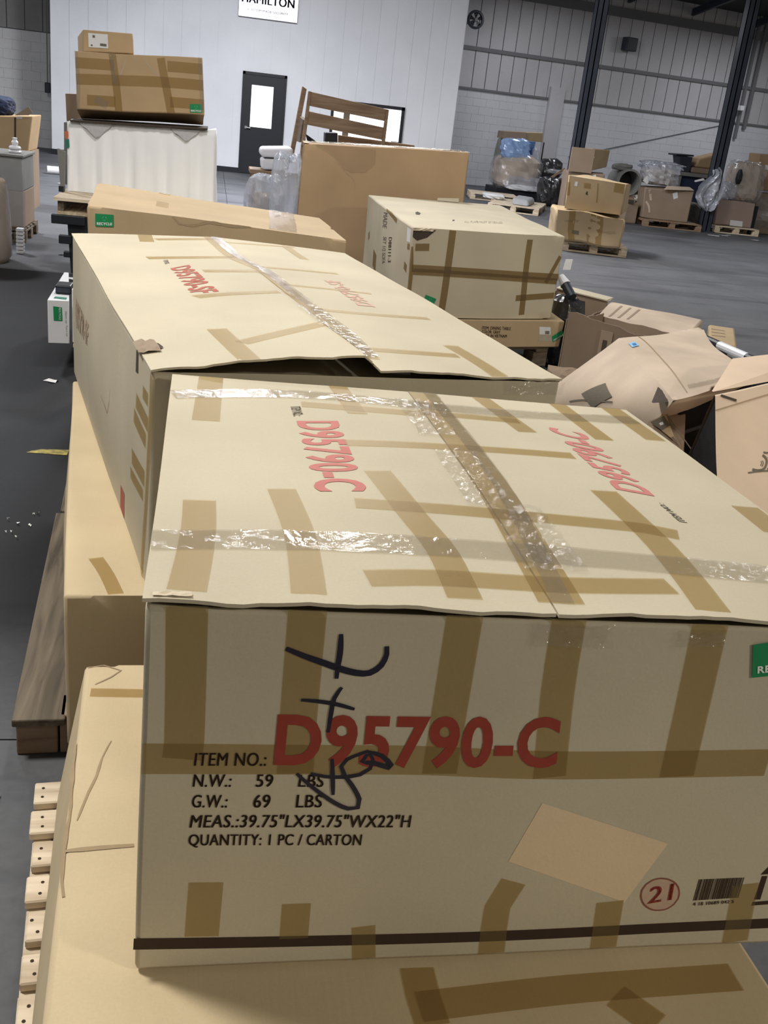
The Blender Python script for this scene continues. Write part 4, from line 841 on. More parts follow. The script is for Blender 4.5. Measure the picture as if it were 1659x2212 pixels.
for k in range(7): bevel(MB().box(-1.72,-1.655,9.1+.002*k,9.2,.004+.034*k,.030+.034*k).done('slat', 'paper', t), .003, 1)
t = thing('carton', 'crumpled kraft carton with raised flap against the left block wall', 'carton', (-2.3, 12.5, 0)); 
MB().box(-2.9,-2.12,12.52,13.2,0,.70).done('lower_body', 'card_d', t); hx('body', [(-2.80,12.5,.70),(-2.14,12.5,.70),(-2.08,12.5,1.117),(-2.80,12.5,1.05)], .7, 'card_m', t, .012)
hx('flap', P['paper_flap'], .01, 'card_d', t, 0); hx('tape_strip', [(-2.30,12.49,.72),(-2.28,12.49,.72),(-2.27,12.49,1.08),(-2.29,12.49,1.08)], .004, 'hole', t, 0); hx('paper_label', [(-2.265,12.49,1.07),(-2.20,12.49,1.075),(-2.20,12.49,1.10),(-2.265,12.49,1.095)], .004, 'paper', t, 0)
bag('navy_bundle', (-2.55,12.75,1.19), (.42,.4,.22), 'navy', seed=3, label='navy cloth bundle on the kraft carton at the left edge', cat='cloth')
t = thing('roll', 'short white roll lying on the far floor left of the covered stack', 'roll', (-2.55, 18, 0))
MB().tube((-2.72,18,.067),(-2.38,18.06,.067),.066,16).done('sheet', 'paper', t); MB().tube((-2.724,18,.067),(-2.719,18,.067),.028,12).done('core', 'card_d', t)
# floor litter
def scrap(x, y, s, label, seed, mat='paper', n=9, name='paper_scrap', group='paper scraps on the dark floor'):
    rn = random.Random(seed); pts = [(x+s*rn.uniform(.45,1)*math.cos(6.283*k/n), y+s*rn.uniform(.3,.9)*math.sin(6.283*k/n)) for k in range(n)]
    v = [(x,y,.008)]+[(a,c,.002+rn.uniform(0,.01)) for a, c in pts]; f = [(0,1+k,1+(k+1) % n) for k in range(n)]
    return mesh(name, v, f, mat, label=label, cat='paper scrap', group=group, loc=(x,y,0))
scrap(-.78,4.72,.055,'torn white scrap on the dark floor near the flat-pack pallet',1); scrap(-1.02,8.02,.14,'white paper sheet on the floor under the black rack',2); 
for k, (x, y) in enumerate(((-.617,2.663),(-.57,2.644),(-.574,2.76),(-.56,2.771),(-.627,2.581),(-.601,2.532),(-.647,2.575),(-.66,2.70))):
    scrap(x, y, .009 if k in (0,1,3) else .006, 'white foam crumb in the cluster on the dark floor beside the timber skid', 10+k, 'white', 7, 'foam_crumb', 'white foam crumbs on the dark floor')
scrap(-.39,1.01,.02,'small white sliver on the floor in front of the timber skid',31); scrap(-1.3,9.25,.06,'dark twig-like scrap on the pale slab past the joint',32,'hole'); scrap(-2.25,16.4,.12,'white scrap on the far floor by the office corner',33)
mesh('floor_mark', [(-.72,3.49,.0015),(-.54,3.48,.0015),(-.54,3.555,.0015),(-.66,3.545,.0015),(-.70,3.52,.0015)], [(0,1,2,3,4)], 'yellow', label='short worn yellow paint stripe on the dark floor', cat='floor mark', loc=(-.6,3.5,0))
# ------------------------------------------------------------------ broken cartons at the right
def kbox(name, label, top, bot, mat, bulge=None, amp=.006, seed=1, skip=(), bev=.02, step=.08):
    b = Box(top, bot, bulge, amp, seed); c = sum(b.c[4:])/4
    t = thing('carton', label, 'carton', (float(c[0]), float(c[1]), float(min(p[2] for p in b.c))))
    carton_body(b, mat, t, bev=bev, step=step, skip=skip); return t, b
tK, bK = kbox('k', 'crushed pinkish carton wrapped in clear film with blue sticker, right of centre', [(1.845,2.454,.72),(2.385,2.876,.72),(2.759,4.10,.70),(2.027,3.501,.72)], [(1.90,2.92,.28),(2.50,3.25,.25),(2.80,4.1,.25),(1.72,3.75,.30)], 'card_k', dict(left=.10, top=.012, front=.02), .012, 31, bev=.05, step=.05)
patch(bK, 'top', [(.035,.80),(.115,.80),(.115,.87),(.035,.87)], .004, 'sticker', 'blue', tK, label='pale blue square sticker'); patch(bK, 'top', [(.06,.815),(.10,.815),(.10,.85),(.06,.85)], .005, 'sticker_print', 'blue_d', tK)
patch(bK, 'left', [(.45,.45),(.62,.42),(.66,.66),(.50,.70)], .004, 'printed_mark', 'ink_grey', tK); ribbon(bK, 'left', [(.40,.30),(.70,.62)], .012, .004, 'printed_stripe', 'ink_grey', tK); ribbon(bK, 'left', [(.70,.35),(.90,.60)], .008, .004, 'printed_stripe', 'ink_grey', tK)
ribbon(bK, 'top', [(.23,.99),(.22,.6),(.20,.05)], .01, .002, 'crease_line', 'crease', tK); ribbon(bK, 'top', [(.25,.10),(.6,.07),(.95,.09)], .05, .003, 'clear_tape', 'film', tK)
for c, w, h, s in (((.55,.45),.5,.4,1),((.8,.8),.35,.3,2),((.3,.85),.5,.2,3),((.9,.25),.2,.4,4),((.5,.97),.9,.06,5)): crumple('top', c, w, h, .005, 'glint', tK, 'film_fold', s+40, 14, 12)
crumple('left', (.5,.5), .7, .6, .008, 'glint', tK, 'film_fold', 50, 16, 12)
hx('torn_corner', [(1.775,2.475,.69),(1.862,2.493,.695),(1.866,2.52,.70),(1.868,2.64,.712)], .012, 'hole', tK, 0)
# peach carton with torn open side, black slab behind it, brown flap
tO, bO = kbox('o', 'peach carton with torn open side at the right edge of the frame', [(1.70,1.55,.36),(2.62,2.05,.36),(2.86,2.90,.80),(1.903,2.262,.80)], [(1.68,1.62,.03),(2.60,2.10,.03),(2.90,3.2,.03),(1.95,2.60,.03)], 'card_o', dict(top=.03), .008, 33, skip=('left',), bev=.012)
hx('back_flap', [(1.90,2.27,.80),(2.90,2.92,.80),(2.95,3.10,.85),(2.24,2.78,.82)], .012, 'card_o', tO, .004)
crumple('top', (.012,.5), .03, .98, .004, 'card_r', tO, 'torn_edge', 61, 3, 22)
decorate('KO', tO)
ribbon(bO, 'top', [(.03,.98),(.12,.93)], .012, .003, 'crease_line', 'hole', tO); ribbon(bO, 'top', [(0,.9),(.3,.92),(1,.93)], .006, .002, 'crease_line', 'crease', tO)
t = thing('upholstered_panel', 'black padded panel inside the torn gap left of the peach carton', 'panel', (2.2, 2.95, .03))
bevel(MB().hexa([(1.955,2.60,.03),(2.46,2.95,.03),(2.44,3.0,.03),(1.935,2.66,.03)], [(1.955,2.60,.635),(2.46,2.95,.69),(2.44,3.0,.69),(1.935,2.66,.635)]).done('padding', 'blackfab', t), .02)
MB().tube((1.955,2.597,.53),(2.45,2.94,.56),.010,8).done('piping', 'steel', t)
t = thing('cardboard_flap', 'loose brown cardboard flap with dark square print, left of the black panel', 'cardboard', (1.95, 2.5, .1))
MB().hexa([(1.50,1.95,.20),(1.70,1.87,.22),(1.73,1.90,.22),(1.53,1.98,.20)], [(1.785,2.50,.61),(1.985,2.64,.62),(2.0,2.625,.61),(1.80,2.485,.60)]).done('sheet', 'card_d', t)
decorate('F2', t)
t = thing('seat_cushion', 'black seat cushion filling the torn open side of the peach carton', 'cushion', (2.2, 2.1, .04))
bevel(MB().hexa([(1.692,1.64,.04),(2.55,2.12,.04),(2.80,3.05,.04),(1.955,2.585,.04)], [(1.712,1.58,.345),(2.55,2.06,.345),(2.80,2.84,.775),(1.908,2.255,.785)]).done('padding', 'blackfab', t), .01)
# open dark carton, film-wrapped long carton, open tray carton, small carton, tubes
tD = thing('carton', 'open old brown carton with ragged rim, its shaded side towards the camera', 'carton', (2.8, 5.3, 0))
def panel(nm, a, c, z0, z1, th, mat, parent, rag=0, seed=1):
    rn = random.Random(seed); a, c = Vector(a), Vector(c); n = 14; d = (c-a); nn = Vector((d.y,-d.x,0)).normalized()*th; v = []; f = []
    for i in range(n+1):
        p = a+d*(i/n); z = z1[0]+(z1[1]-z1[0])*i/n + rn.uniform(-rag, rag); v += [(p.x,p.y,z0),(p.x,p.y,z),(p.x-nn.x,p.y-nn.y,z),(p.x-nn.x,p.y-nn.y,z0)]
    for i in range(n):
        for k in range(4): f.append((i*4+k, i*4+(k+1) % 4, i*4+4+(k+1) % 4, i*4+4+k)[::-1])
    f += [(0,1,2,3),(n*4+3,n*4+2,n*4+1,n*4)]; return mesh(nm, v, f, mat, parent)
panel('side_panel', (2.49,5.47,0), (3.02,4.92,0), .02, (.505,.43), .012, 'card_dd', tD, .010, 1); panel('side_panel', (2.49,5.48,0), (3.0,6.1,0), .02, (.44,.40), .008, 'card_d', tD, .006, 2); panel('side_panel', (3.03,4.93,0), (3.5,5.55,0), .02, (.42,.36), .008, 'card_d', tD, .006, 3); panel('side_panel', (3.0,6.1,0), (3.5,5.56,0), .02, (.38,.36), .008, 'card_d', tD, .006, 4)  # first panel uses the darkened card to paint its shade
MB().hexa([(2.5,5.48,.01),(3.02,4.95,.01),(3.48,5.55,.01),(3.0,6.08,.01)], [(2.5,5.48,.02),(3.02,4.95,.02),(3.48,5.55,.02),(3.0,6.08,.02)]).done('bottom_panel', 'card_dd', tD)
hx('printed_panel', [(2.664,5.275,.16),(2.724,5.213,.16),(2.724,5.213,.43),(2.664,5.275,.43)], .004, 'card_d', tD, 0, dx=.004); hx('printed_mark', [(2.68,5.253,.24),(2.70,5.232,.24),(2.70,5.232,.37),(2.68,5.253,.37)], .004, 'hole', tD, 0)
tL, bL = kbox('l', 'long pale carton shining with film, lying beyond the ragged brown carton', [(3.02,6.37,.30),(3.56,5.80,.30),(4.157,6.791,.30),(3.535,7.279,.30)], [(3.03,6.39,.02),(3.56,5.83,.02),(4.14,6.79,.02),(3.53,7.25,.02)], 'card_k', dict(top=.012), .008, 35)
for c, w, h, s in (((.3,.5),.4,.6,1),((.75,.5),.4,.7,2),((.5,.92),.9,.15,3)): crumple('top', c, w, h, .005, 'glint', tL, 'film_fold', s+70, 12, 10)
for k in range(3): ribbon(bL, 'top', [(.12+.1*k,.30),(.14+.1*k,.85)], .02, .002, 'printed_stripe', 'card_d', tL)
t, bb = kbox('l2', 'small tan carton with striped top, farthest right beyond the film-wrapped carton', [(3.80,5.93,.27),(4.02,5.90,.27),(4.441,6.748,.26),(4.233,6.822,.26)], [(3.80,5.95,.0),(4.02,5.92,.0),(4.42,6.73,.0),(4.23,6.80,.0)], 'card_f', {}, .004, 36)
for k in range(3): ribbon(bb, 'top', [(.1,.4+.18*k),(.6,.38+.18*k)], .02, .002, 'printed_stripe', 'card_d', t)
ribbon(bb, 'right', [(.5,.75),(.56,.3)], .03, .002, 'printed_mark', 'hole', t)
t = thing('tray_carton', 'open tan carton with folded rim just right of the big cream carton', 'carton', (3.1, 7.2, 0))
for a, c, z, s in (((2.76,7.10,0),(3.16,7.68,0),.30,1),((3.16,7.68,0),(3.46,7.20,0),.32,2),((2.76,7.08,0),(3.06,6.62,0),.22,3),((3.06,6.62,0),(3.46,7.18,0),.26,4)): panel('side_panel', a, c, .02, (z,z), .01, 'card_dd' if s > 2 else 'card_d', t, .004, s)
MB().hexa([(3.15,7.66,.32),(3.45,7.19,.32),(3.50,7.23,.32),(3.20,7.73,.32)], [(3.15,7.66,.33),(3.45,7.19,.33),(3.55,7.30,.34),(3.25,7.80,.34)]).done('flap', 'card', t); MB().hexa([(2.77,7.08,.005),(3.07,6.62,.005),(3.45,7.18,.005),(3.15,7.64,.005)], [(2.77,7.08,.02),(3.07,6.62,.02),(3.45,7.18,.02),(3.15,7.64,.02)]).done('bottom_panel', 'card_dd', t)
t = thing('tube_frame', 'black and white tubular frame pieces right of the film-wrapped crushed carton', 'frame', (3.64, 5.2, 0))
for k, (dx, z) in enumerate(((0,.36),(.10,.30),(-.06,.26))):
    MB().tube((3.60+dx,5.62,z),(3.66+dx,4.80,z),.028,10).done('tube', 'black', t); MB().tube((3.61+dx,5.42,z),(3.64+dx,5.08,z),.0295,10).done('white_sleeve', 'plast', t)
for y in (5.55,4.9): MB().box(3.52,3.80,y,y+.04,0,.25).done('support', 'black', t)
for k in range(3): MB().tube((3.655+.1*k-.06,4.94,.33-.04*k),(3.66+.1*k-.06,4.90,.33-.04*k),.034,10).done('collar', 'steel', t)
t = thing('bottle', 'dark bottle with white cap lying in the gap beside the flat table carton', 'bottle', (2.62,5.9,.25)); 
MB().tube((2.655,5.9,.53),(2.625,6.0,.60),.034,12).done('body', 'steel', t); MB().tube((2.625,6.0,.60),(2.60,6.06,.65),.04,12,.025).done('cap', 'plast', t); bag('wrapping', (2.66,5.98,.26), (.24,.34,.52), 'wrap_d', t, seed=91, n=16)
for k, (x, y, z, lab) in enumerate(((2.42,4.75,.10,'crumpled pale paper wad lowest in the dark gap right of the long carton'),(2.36,4.95,.16,'crumpled paper wad under the corner of the flat table carton'),(2.30,4.55,.05,'small torn paper bit on the floor of the dark gap'))):
    bag('paper_wad', (x,y,z), (.26,.22,.12), 'paper' if k != 1 else 'card_d', seed=60+k, n=14, amp=.4, label=lab, cat='paper scrap', loc=(x,y,z-.06))
bag('red_cloth', (2.05,4.5,.12), (.4,.3,.24), flat_mat('dull_red_cloth', (.22,.08,.06), .8), seed=70, n=14, label='dull red cloth lump in the dark gap behind the long carton', cat='cloth', loc=(2.05,4.5,0))
# ------------------------------------------------------------------ chairs, bags and bench behind the tall brown carton
pallet('pallet under the upholstered stool pieces and plastic bags', (.42,10.25), 0, .62, 1.2, 7)
t = thing('stool', 'pair of white upholstered seats stacked on a wooden frame, bagged below', 'stool', (.75, 11.1, .142))
bevel(MB().box(.50,.92,11.0,11.45,.815,.862).done('seat_frame', 'wood_b', t), .01)
for x in (.52,.84): MB().box(x,x+.05,11.02,11.08,.5,.814).done('leg', 'wood_b', t)
for x in (.52,.84): MB().box(x,x+.05,11.36,11.42,.145,.814).done('leg', 'wood_b', t)
bevel(MB().hexa([(.635,11.0,.864),(.94,11.0,.89),(.94,11.4,.89),(.635,11.4,.864)], [(.62,11.0,.985),(.93,11.0,1.005),(.93,11.4,1.005),(.62,11.4,.985)]).done('lower_cushion', 'uph', t), .03, 4)
bevel(MB().hexa([(.61,10.98,1.0),(.98,10.98,1.02),(.98,11.42,1.02),(.61,11.42,1.0)], [(.60,10.98,1.10),(.97,10.98,1.14),(.97,11.42,1.14),(.60,11.42,1.10)]).done('upper_cushion', 'uph', t), .045, 5)
MB().box(.66,.95,11.02,11.38,.99,1.01).done('seat_liner', 'black', t)
bag('bagged_part', (.68,10.75,.49), (.42,.42,.68), 'wrap_w', seed=5, label='clear plastic bag around furniture below the white seats', cat='bag', loc=(.68,10.75,.142))
t = thing('bundle', 'dark bundle inside the clear bag below the white seats', 'bundle', (.70,10.78,.16)); bag('body', (.70,10.78,.40), (.28,.26,.46), 'card_d', t, seed=6)
bag('plastic_bag', (.90,10.45,.62), (.34,.30,.92), 'wrap_w', seed=8, amp=.22, label='upright clear crinkled plastic bag beside the tall brown carton', cat='bag', loc=(.93,10.45,.16))
t = thing('bench_frame', 'brown slatted wooden frame leaning above the tall brown carton', 'frame', (1.55, 11.2, 1.1))
for k in ('slat1','slat2'): hx('slat', P[k], .03, 'wood_b', t, .004)
for k in ('stileL','stileR'): hx('stile', [(x, y-.02, z) for x, y, z in P[k]], .05, 'wood_b', t, .004)
hx('rear_post', [(.95,11.35,.95),(1.00,11.35,.95),(1.105,11.35,1.765),(1.055,11.35,1.79)], .08, 'wood_b', t, .004)
MB().hexa([(1.035,11.03,1.20),(1.08,11.03,1.20),(1.09,11.36,1.20),(1.02,11.36,1.20)], [(1.06,11.03,1.44),(1.10,11.03,1.44),(1.09,11.36,1.47),(1.04,11.36,1.47)]).done('side_panel', 'wood_d', t)
MB().hexa([(1.03,11.0,.142),(1.09,11.0,.142),(1.09,11.06,.142),(1.03,11.06,.142)], [(1.06,11.0,1.18),(1.10,11.0,1.18),(1.10,11.06,1.18),(1.06,11.06,1.18)]).done('leg', 'wood_b', t); MB().box(1.965,2.01,10.99,11.04,.142,1.25).done('leg', 'wood_b', t)
hx('brace', P['brace'], .03, 'black', t, 0)
t = thing('plank', 'pale brown plank lying behind the slatted wooden frame', 'plank', (1.95, 11.5, 1.1)); hx('board', P['slat3'], .04, 'wood_b', t, .004); MB().box(1.55,1.65,11.32,11.4,.142,1.155).done('prop', 'wood_d', t); MB().box(2.3,2.4,11.32,11.4,.142,1.21).done('prop', 'wood_d', t)
pallet('pallet under the slatted wooden frame', (1.06,10.9), 0, 1.4, .85, 5)
t = thing('box', 'black box seen through the slatted wooden frame', 'box', (1.5, 12.1, 0)); hx('body', P['blackbox'], .2, 'black', t, .01); MB().box(1.43,1.58,12.02,12.2,0,1.19).done('stand', 'black', t)
# ------------------------------------------------------------------ far right pallets of goods
pallet('pallet under the crushed carton, alone on the open floor at right', (5.22,13.62), math.radians(-14), .98, 1.05, 6, z0=0)
bX = Box([(4.97,13.45,.58),(5.98,13.20,.55),(6.22,14.15,.58),(5.22,14.45,.60)], [(5.06,13.50,.142),(6.02,13.26,.142),(6.25,14.12,.142),(5.28,14.4,.142)], dict(front=-.05, top=.02), .03, 41); BX['X3'] = bX
DECO['X3'] = [('tape','front',[(.22,1),(.23,.5),(.25,0)],.09),('tape','front',[(.50,1),(.52,.5),(.54,0)],.12),('tape','front',[(.62,1),(.64,.5),(.66,0)],.09),('ink','front',[(.25,.30),(.35,.28)],.05,'ink_grey'),('crease','front',[(.02,.62),(.3,.66),(.6,.5),(.98,.55)],.04)]
tX = carton('X3', 'crushed and taped brown carton sagging on the lone pallet at right', 'card_f', bev=.03, step=.12)
BX['X4'] = Box([(5.115,13.48,1.06),(5.976,13.40,1.03),(6.33,14.1,1.0),(5.80,14.55,1.06)], [(5.14,13.5,.605),(5.985,13.42,.60),(6.34,14.1,.61),(5.83,14.5,.61)], dict(front=.01), .008, 42)
DECO['X4'] = [('quad','front',[(.12,.72),(.17,.72),(.175,.86),(.13,.86)],'paper'),('tape','front',[(.34,.86),(.34,.70)],.10),('poly','front',[(.325,.52),(.365,.50),(.36,.60),(.34,.62)],'hole'),('tape','front',[(.80,.87),(.98,.85)],.14),('tape','front',[(.02,.80),(.04,.40)],.05),('tape','front',[(.52,.9),(.54,.3)],.02),('tape','right',[(.05,1),(.05,0)],.05)]
carton('X4', 'boxy tan carton with white tag on top of the crushed carton', 'card_f', bev=.02, step=.15)
# two-tone carton pile
t = thing('carton', 'two-tone upright carton with white diamond label in front of the left column', 'carton', (6.9, 17.7, .97)); 
bevel(MB().hexa([(6.50,17.5,1.0),(6.91,17.5,1.02),(7.44,18.1,1.1),(7.0,18.2,1.1)], [(6.48,17.5,1.39),(6.895,17.5,1.41),(7.45,18.1,1.41),(7.0,18.2,1.39)]).done('body', 'card_f', t), .015)
hx('white_label', [(x+.01, 17.49, z) for x, y, z in P['b2_label']], .01, 'paper', t, 0)
bevel(MB().box(6.48,6.92,17.46,17.49,.98,1.40).done('dark_panel', 'card_d', t), .004)  # darker card panel over the front face
t = thing('carton', 'low brown carton directly under the two-tone upright carton', 'carton', (6.9, 17.9, 0)); bevel(MB().hexa([(6.50,17.55,0),(7.25,17.55,0),(7.5,18.4,0),(6.7,18.4,0)], [(6.48,17.5,.975),(7.2,17.5,.99),(7.5,18.4,.99),(6.7,18.4,.975)]).done('body', 'card_d', t), .02); hx('torn_flap', [(6.95,17.48,.86),(7.05,17.48,.88),(7.02,17.48,.97),(6.97,17.48,.95)], .01, 'paper', t, 0); hx('torn_flap', [(7.15,17.48,.84),(7.3,17.48,.80),(7.30,17.48,.86),(7.16,17.48,.90)], .01, 'paper', t, 0)
# wrapped stack by the left part of the wall
t = thing('wrapped_stack', 'film-wrapped pinkish stack on a black base by the back wall at left', 'stack', (7.4, 23.6, 0))
bevel(MB().box(6.78,7.98,23.3,24.3,.0,.24).done('base', 'black', t), .01)
bag('load', (7.36,23.75,.62), (1.0,.9,.76), 'card_k', t, seed=12, amp=.2); bag('stretch_film', (7.36,23.72,.60), (1.10,1.0,.82), 'wrap', t, seed=12, amp=.22); bag('film_flap', (7.5,23.35,.40), (.95,.2,.28), 'wrap_w', t, seed=13, amp=.2); bag('film_base', (7.45,23.3,.29), (.85,.2,.13), 'plast', t, seed=14, amp=.2)
bag('grey_bag', (7.02,24.1,.85), (.30,.4,.95), 'grey', seed=15, label='drooping grey bag left of the blue plastic bag', cat='bag', loc=(7.02,24.1,.38)); bag('blue_bag', (7.20,23.6,1.13), (.66,.5,.46), 'wrap_b', seed=16, amp=.22, label='crumpled pale blue plastic bag on the wrapped stack', cat='bag', loc=(7.2,23.6,.9))
hx('blue_sheet', P['b1_bluesheet'], .05, flat_mat('blue_fabric', (.08,.16,.34), .7), None, 0, label='folded blue sheet right of the pale blue plastic bag', cat='sheet', loc=(7.6,23.9,1.0)); bag('plastic_bag', (7.74,23.7,1.08), (.13,.2,.28), 'wrap_w', seed=17, n=12, label='small white plastic bag hanging under the blue sheet', cat='bag', loc=(7.74,23.7,.94))
t = thing('carton', 'flat dark and tan carton topmost above the blue plastic bag', 'carton', (7.4, 24.1, 1.34)); hx('body', [(6.98,24,1.335),(7.56,24,1.345),(7.54,24,1.53),(6.99,24,1.50)], .6, 'card_d', t, .01); hx('pale_side', [(7.565,24.05,1.345),(8.10,24.4,1.345),(8.08,24.4,1.56),(7.55,24.05,1.53)], .35, 'card_f', t, .01); [MB().box(x,x+.1,24.35,24.45,0,1.338).done('stand', 'steel', t) for x in (7.0, 7.45)]
t = thing('pole_frame', 'thin dark upright poles right of the blue sheet', 'pole', (8.0, 24, 0)); 
for k, x in (('b1_pole',8.17),('b1_pole2',7.86)): MB().tube((x, P[k][0][1]+.2,.0),(x, P[k][0][1]+.2, P[k][2][2]), .018, 8).done('pole', 'black', t)
bag('dark_bundle', (8.24,23.9,.77), (.5,.5,.46), 'wrap_d', seed=19, label='dark shiny bundle on top of the dark wrapped pile', cat='bundle', loc=(8.24,23.9,.54)); bag('plastic_sheet', (8.28,23.7,.72), (.4,.3,.12), 'wrap_w', seed=20, n=16, label='pale plastic sheet folded over the dark shiny bundle', cat='sheet', loc=(8.28,23.7,.66))
t = thing('dark_pile', 'dark wrapped pile behind the tan carton with the white tag', 'stack', (7.9, 22.4, 0)); bag('load', (7.82,22.5,.31), (.48,.6,.62), 'wrap_d', t, seed=21); bag('core', (7.84,22.55,.30), (.38,.5,.58), 'hole', t, seed=22); hx('board', P['b1_board'], .04, 'wood_b', t, 0)
t = thing('carton', 'dark reddish brown wrapped carton left of the lone pallet', 'carton', (8.1, 22.2, 0)); hx('body', [(8.10,22,.0),(8.5,22,.0),(8.5,22,.68),(8.09,22,.63)], .7, flat_mat('red_brown_card', (.13,.075,.065), .6), t, .03); bag('support', (8.2,23.1,.28), (.7,.7,.56), 'wrap_d', t, seed=23)
# pallet with pillow
pallet('pale empty pallet with a pillow on it by the back wall', (5.65,19.65), math.radians(-22), 1.05, 1.9, 8); 
t = thing('pillow', 'grey pillow lying on the pale empty pallet', 'pillow', (6.4, 19.9, .142))
bevel(MB().hexa([(6.18,19.75,.145),(6.50,19.55,.145),(6.95,20.6,.145),(6.55,20.8,.145)], [(6.22,19.9,.27),(6.50,19.7,.25),(6.9,20.6,.27),(6.58,20.75,.28)]).done('cushion', noise_mat('grey_pillow', (.42,.43,.44), .8, .1, 5, 100, .2), t), .05, 4)
bag('paper_bundle', (6.1,20.9,.2), (.45,.5,.11), 'paper', seed=25, n=14, label='pale paper bundle at the far end of the pale pallet', cat='paper scrap', loc=(6.1,20.9,.142))
pallet('second pale pallet behind the empty one, half hidden by the tall carton', (5.9,22.2), math.radians(-10), 1.1, 1.1, 7)
# drum, rolls, carton and their pallet
pallet('old pallet under the dark carton left of the right column', (8.95,19.40), math.radians(-6), 1.25, 1.15, 6, mat='wood_b')
t = thing('carton', 'dark brown carton with ragged top and white label left of the right column', 'carton', (9.5, 20, .142)); BX['Y'] = Box([(8.92,19.60,.74),(9.96,19.50,.79),(10.1,20.4,.79),(9.05,20.5,.74)], [(9.0,19.62,.145),(9.98,19.52,.145),(10.1,20.35,.145),(9.1,20.45,.145)], {}, .015, 51); carton_body(BX['Y'], 'card_d', t, bev=.02, step=.2)
patch(BX['Y'], 'front', [(.62,.70),(.70,.76),(.66,.95),(.57,.88)], .006, 'white_label', 'paper', t); ribbon(BX['Y'], 'front', [(.1,.95),(.16,.6)], .05, .005, 'torn_strip', 'card_k', t); ribbon(BX['Y'], 'front', [(.05,.55),(.12,.4),(.14,.2)], .05, .005, 'torn_strip', 'card_k', t); hx('ragged_flap', [(9.3,19.46,.755),(9.95,19.46,.80),(9.9,19.6,.85),(9.4,19.55,.83)], .05, 'card_k', t, 0)
t = thing('carton', 'small dark carton with notched rim beside the ragged-topped carton', 'carton', (8.75, 19.9, .0)); hx('body', [(8.62,19.7,0),(8.93,19.75,0),(8.93,19.75,.42),(8.66,19.7,.44)], .6, 'card_d', t, .02); hx('rim', [(8.66,19.69,.40),(8.78,19.69,.40),(8.78,19.69,.47),(8.66,19.69,.48)], .03, 'hole', t, 0)
t = thing('drum', 'open-ended round drum lying on its side behind the tan carton', 'drum', (8.75, 20.5, .45))
q = MB(); 
for ra, rb, y0_, y1_ in ((.26,.26,20.1,20.7),):
    n = 24; v = []; f = []
    for k in range(n):
        a = 2*math.pi*k/n; c, s = math.cos(a), math.sin(a)
        v += [(8.77+.27*c,20.1,.80+.27*s),(8.77+.27*c,20.7,.80+.27*s),(8.77+.225*c,20.7,.80+.225*s),(8.77+.225*c,20.1,.80+.225*s)]
    for k in range(n):
        for j in range(4): f.append((k*4+j, k*4+(j+1) % 4, ((k+1) % n)*4+(j+1) % 4, ((k+1) % n)*4+j)[::-1])
    q.add(v, f)
q.done('shell', 'grey', t, smooth=False); MB().tube((8.77,20.55,.80),(8.77,20.6,.80),.224,24).done('inside', 'black', t); bag('rag', (8.62,20.3,1.08), (.4,.3,.14), 'grey', t, seed=27, n=14); MB().box(8.5,9.0,20.15,20.65,0,.53).done('support', 'card_d', t)
bag('white_sheet', (9.1,20.35,.50), (.40,.4,.18), 'plast', seed=28, label='white folded sheet between the drum and the dark carton', cat='sheet', loc=(9.1,20.35,.4)); 
t = thing('wrapped_roll', 'white film-wrapped roll bundle on top of the ragged-topped carton', 'roll', (9.5, 20.3, .79)); bag('load', (9.45,20.25,.99), (.62,.5,.36), 'card_k', t, seed=29); bag('stretch_film', (9.45,20.2,1.03), (.72,.6,.46), 'wrap_w', t, seed=30, amp=.2); bag('film_top', (9.50,20.3,1.19), (.85,.5,.17), 'wrap_w', t, seed=31, amp=.3); hx('tag', [(9.02,20.0,.86),(9.13,20.0,.80),(9.18,20.0,.92),(9.08,20.0,.97)], .01, 'paper', t, 0)
# shelving with bin and cushions behind
t = thing('shelf', 'grey timber shelf holding the black bin behind the film-wrapped roll', 'shelf', (12.1, 24.2, 0)); bevel(MB().box(11.6,12.75,23.9,24.6,.94,1.03).done('top_board', 'grey', t), .01); MB().box(11.7,12.6,24.05,24.5,.3,.93).done('dark_infill', 'navy', t)
for x in (11.62,12.65): MB().box(x,x+.08,23.95,24.5,0,.939).done('leg', 'grey', t)
t = thing('bin', 'black plastic bin with overhanging lid on the grey shelf', 'bin', (11.75, 24.2, 1.03)); bevel(MB().hexa([(11.64,24.0,1.032),(11.90,24.0,1.032),(11.90,24.35,1.032),(11.64,24.35,1.032)], [(11.55,23.95,1.39),(11.89,23.95,1.40),(11.89,24.4,1.40),(11.55,24.4,1.39)]).done('body', 'steel', t), .01); bevel(MB().hexa([(11.43,23.92,1.392),(11.90,23.92,1.41),(11.90,24.42,1.41),(11.43,24.42,1.392)], [(11.43,23.92,1.43),(11.90,23.92,1.45),(11.90,24.42,1.45),(11.43,24.42,1.43)]).done('lid', 'black', t), .01)
t = thing('cushion_stack', 'brown seat cushions stacked on the grey shelf right of the black bin', 'cushions', (12.35, 24.2, 1.03)); bevel(MB().box(11.95,12.75,24.0,24.5,1.032,1.17).done('cushion', 'card_d', t), .04, 3); bevel(MB().hexa([(12.03,24.0,1.172),(12.7,24.0,1.172),(12.7,24.5,1.172),(12.03,24.5,1.172)], [(12.08,24.0,1.38),(12.62,24.0,1.56),(12.62,24.5,1.56),(12.08,24.5,1.38)]).done('cushion', 'card_g', t), .05, 3)
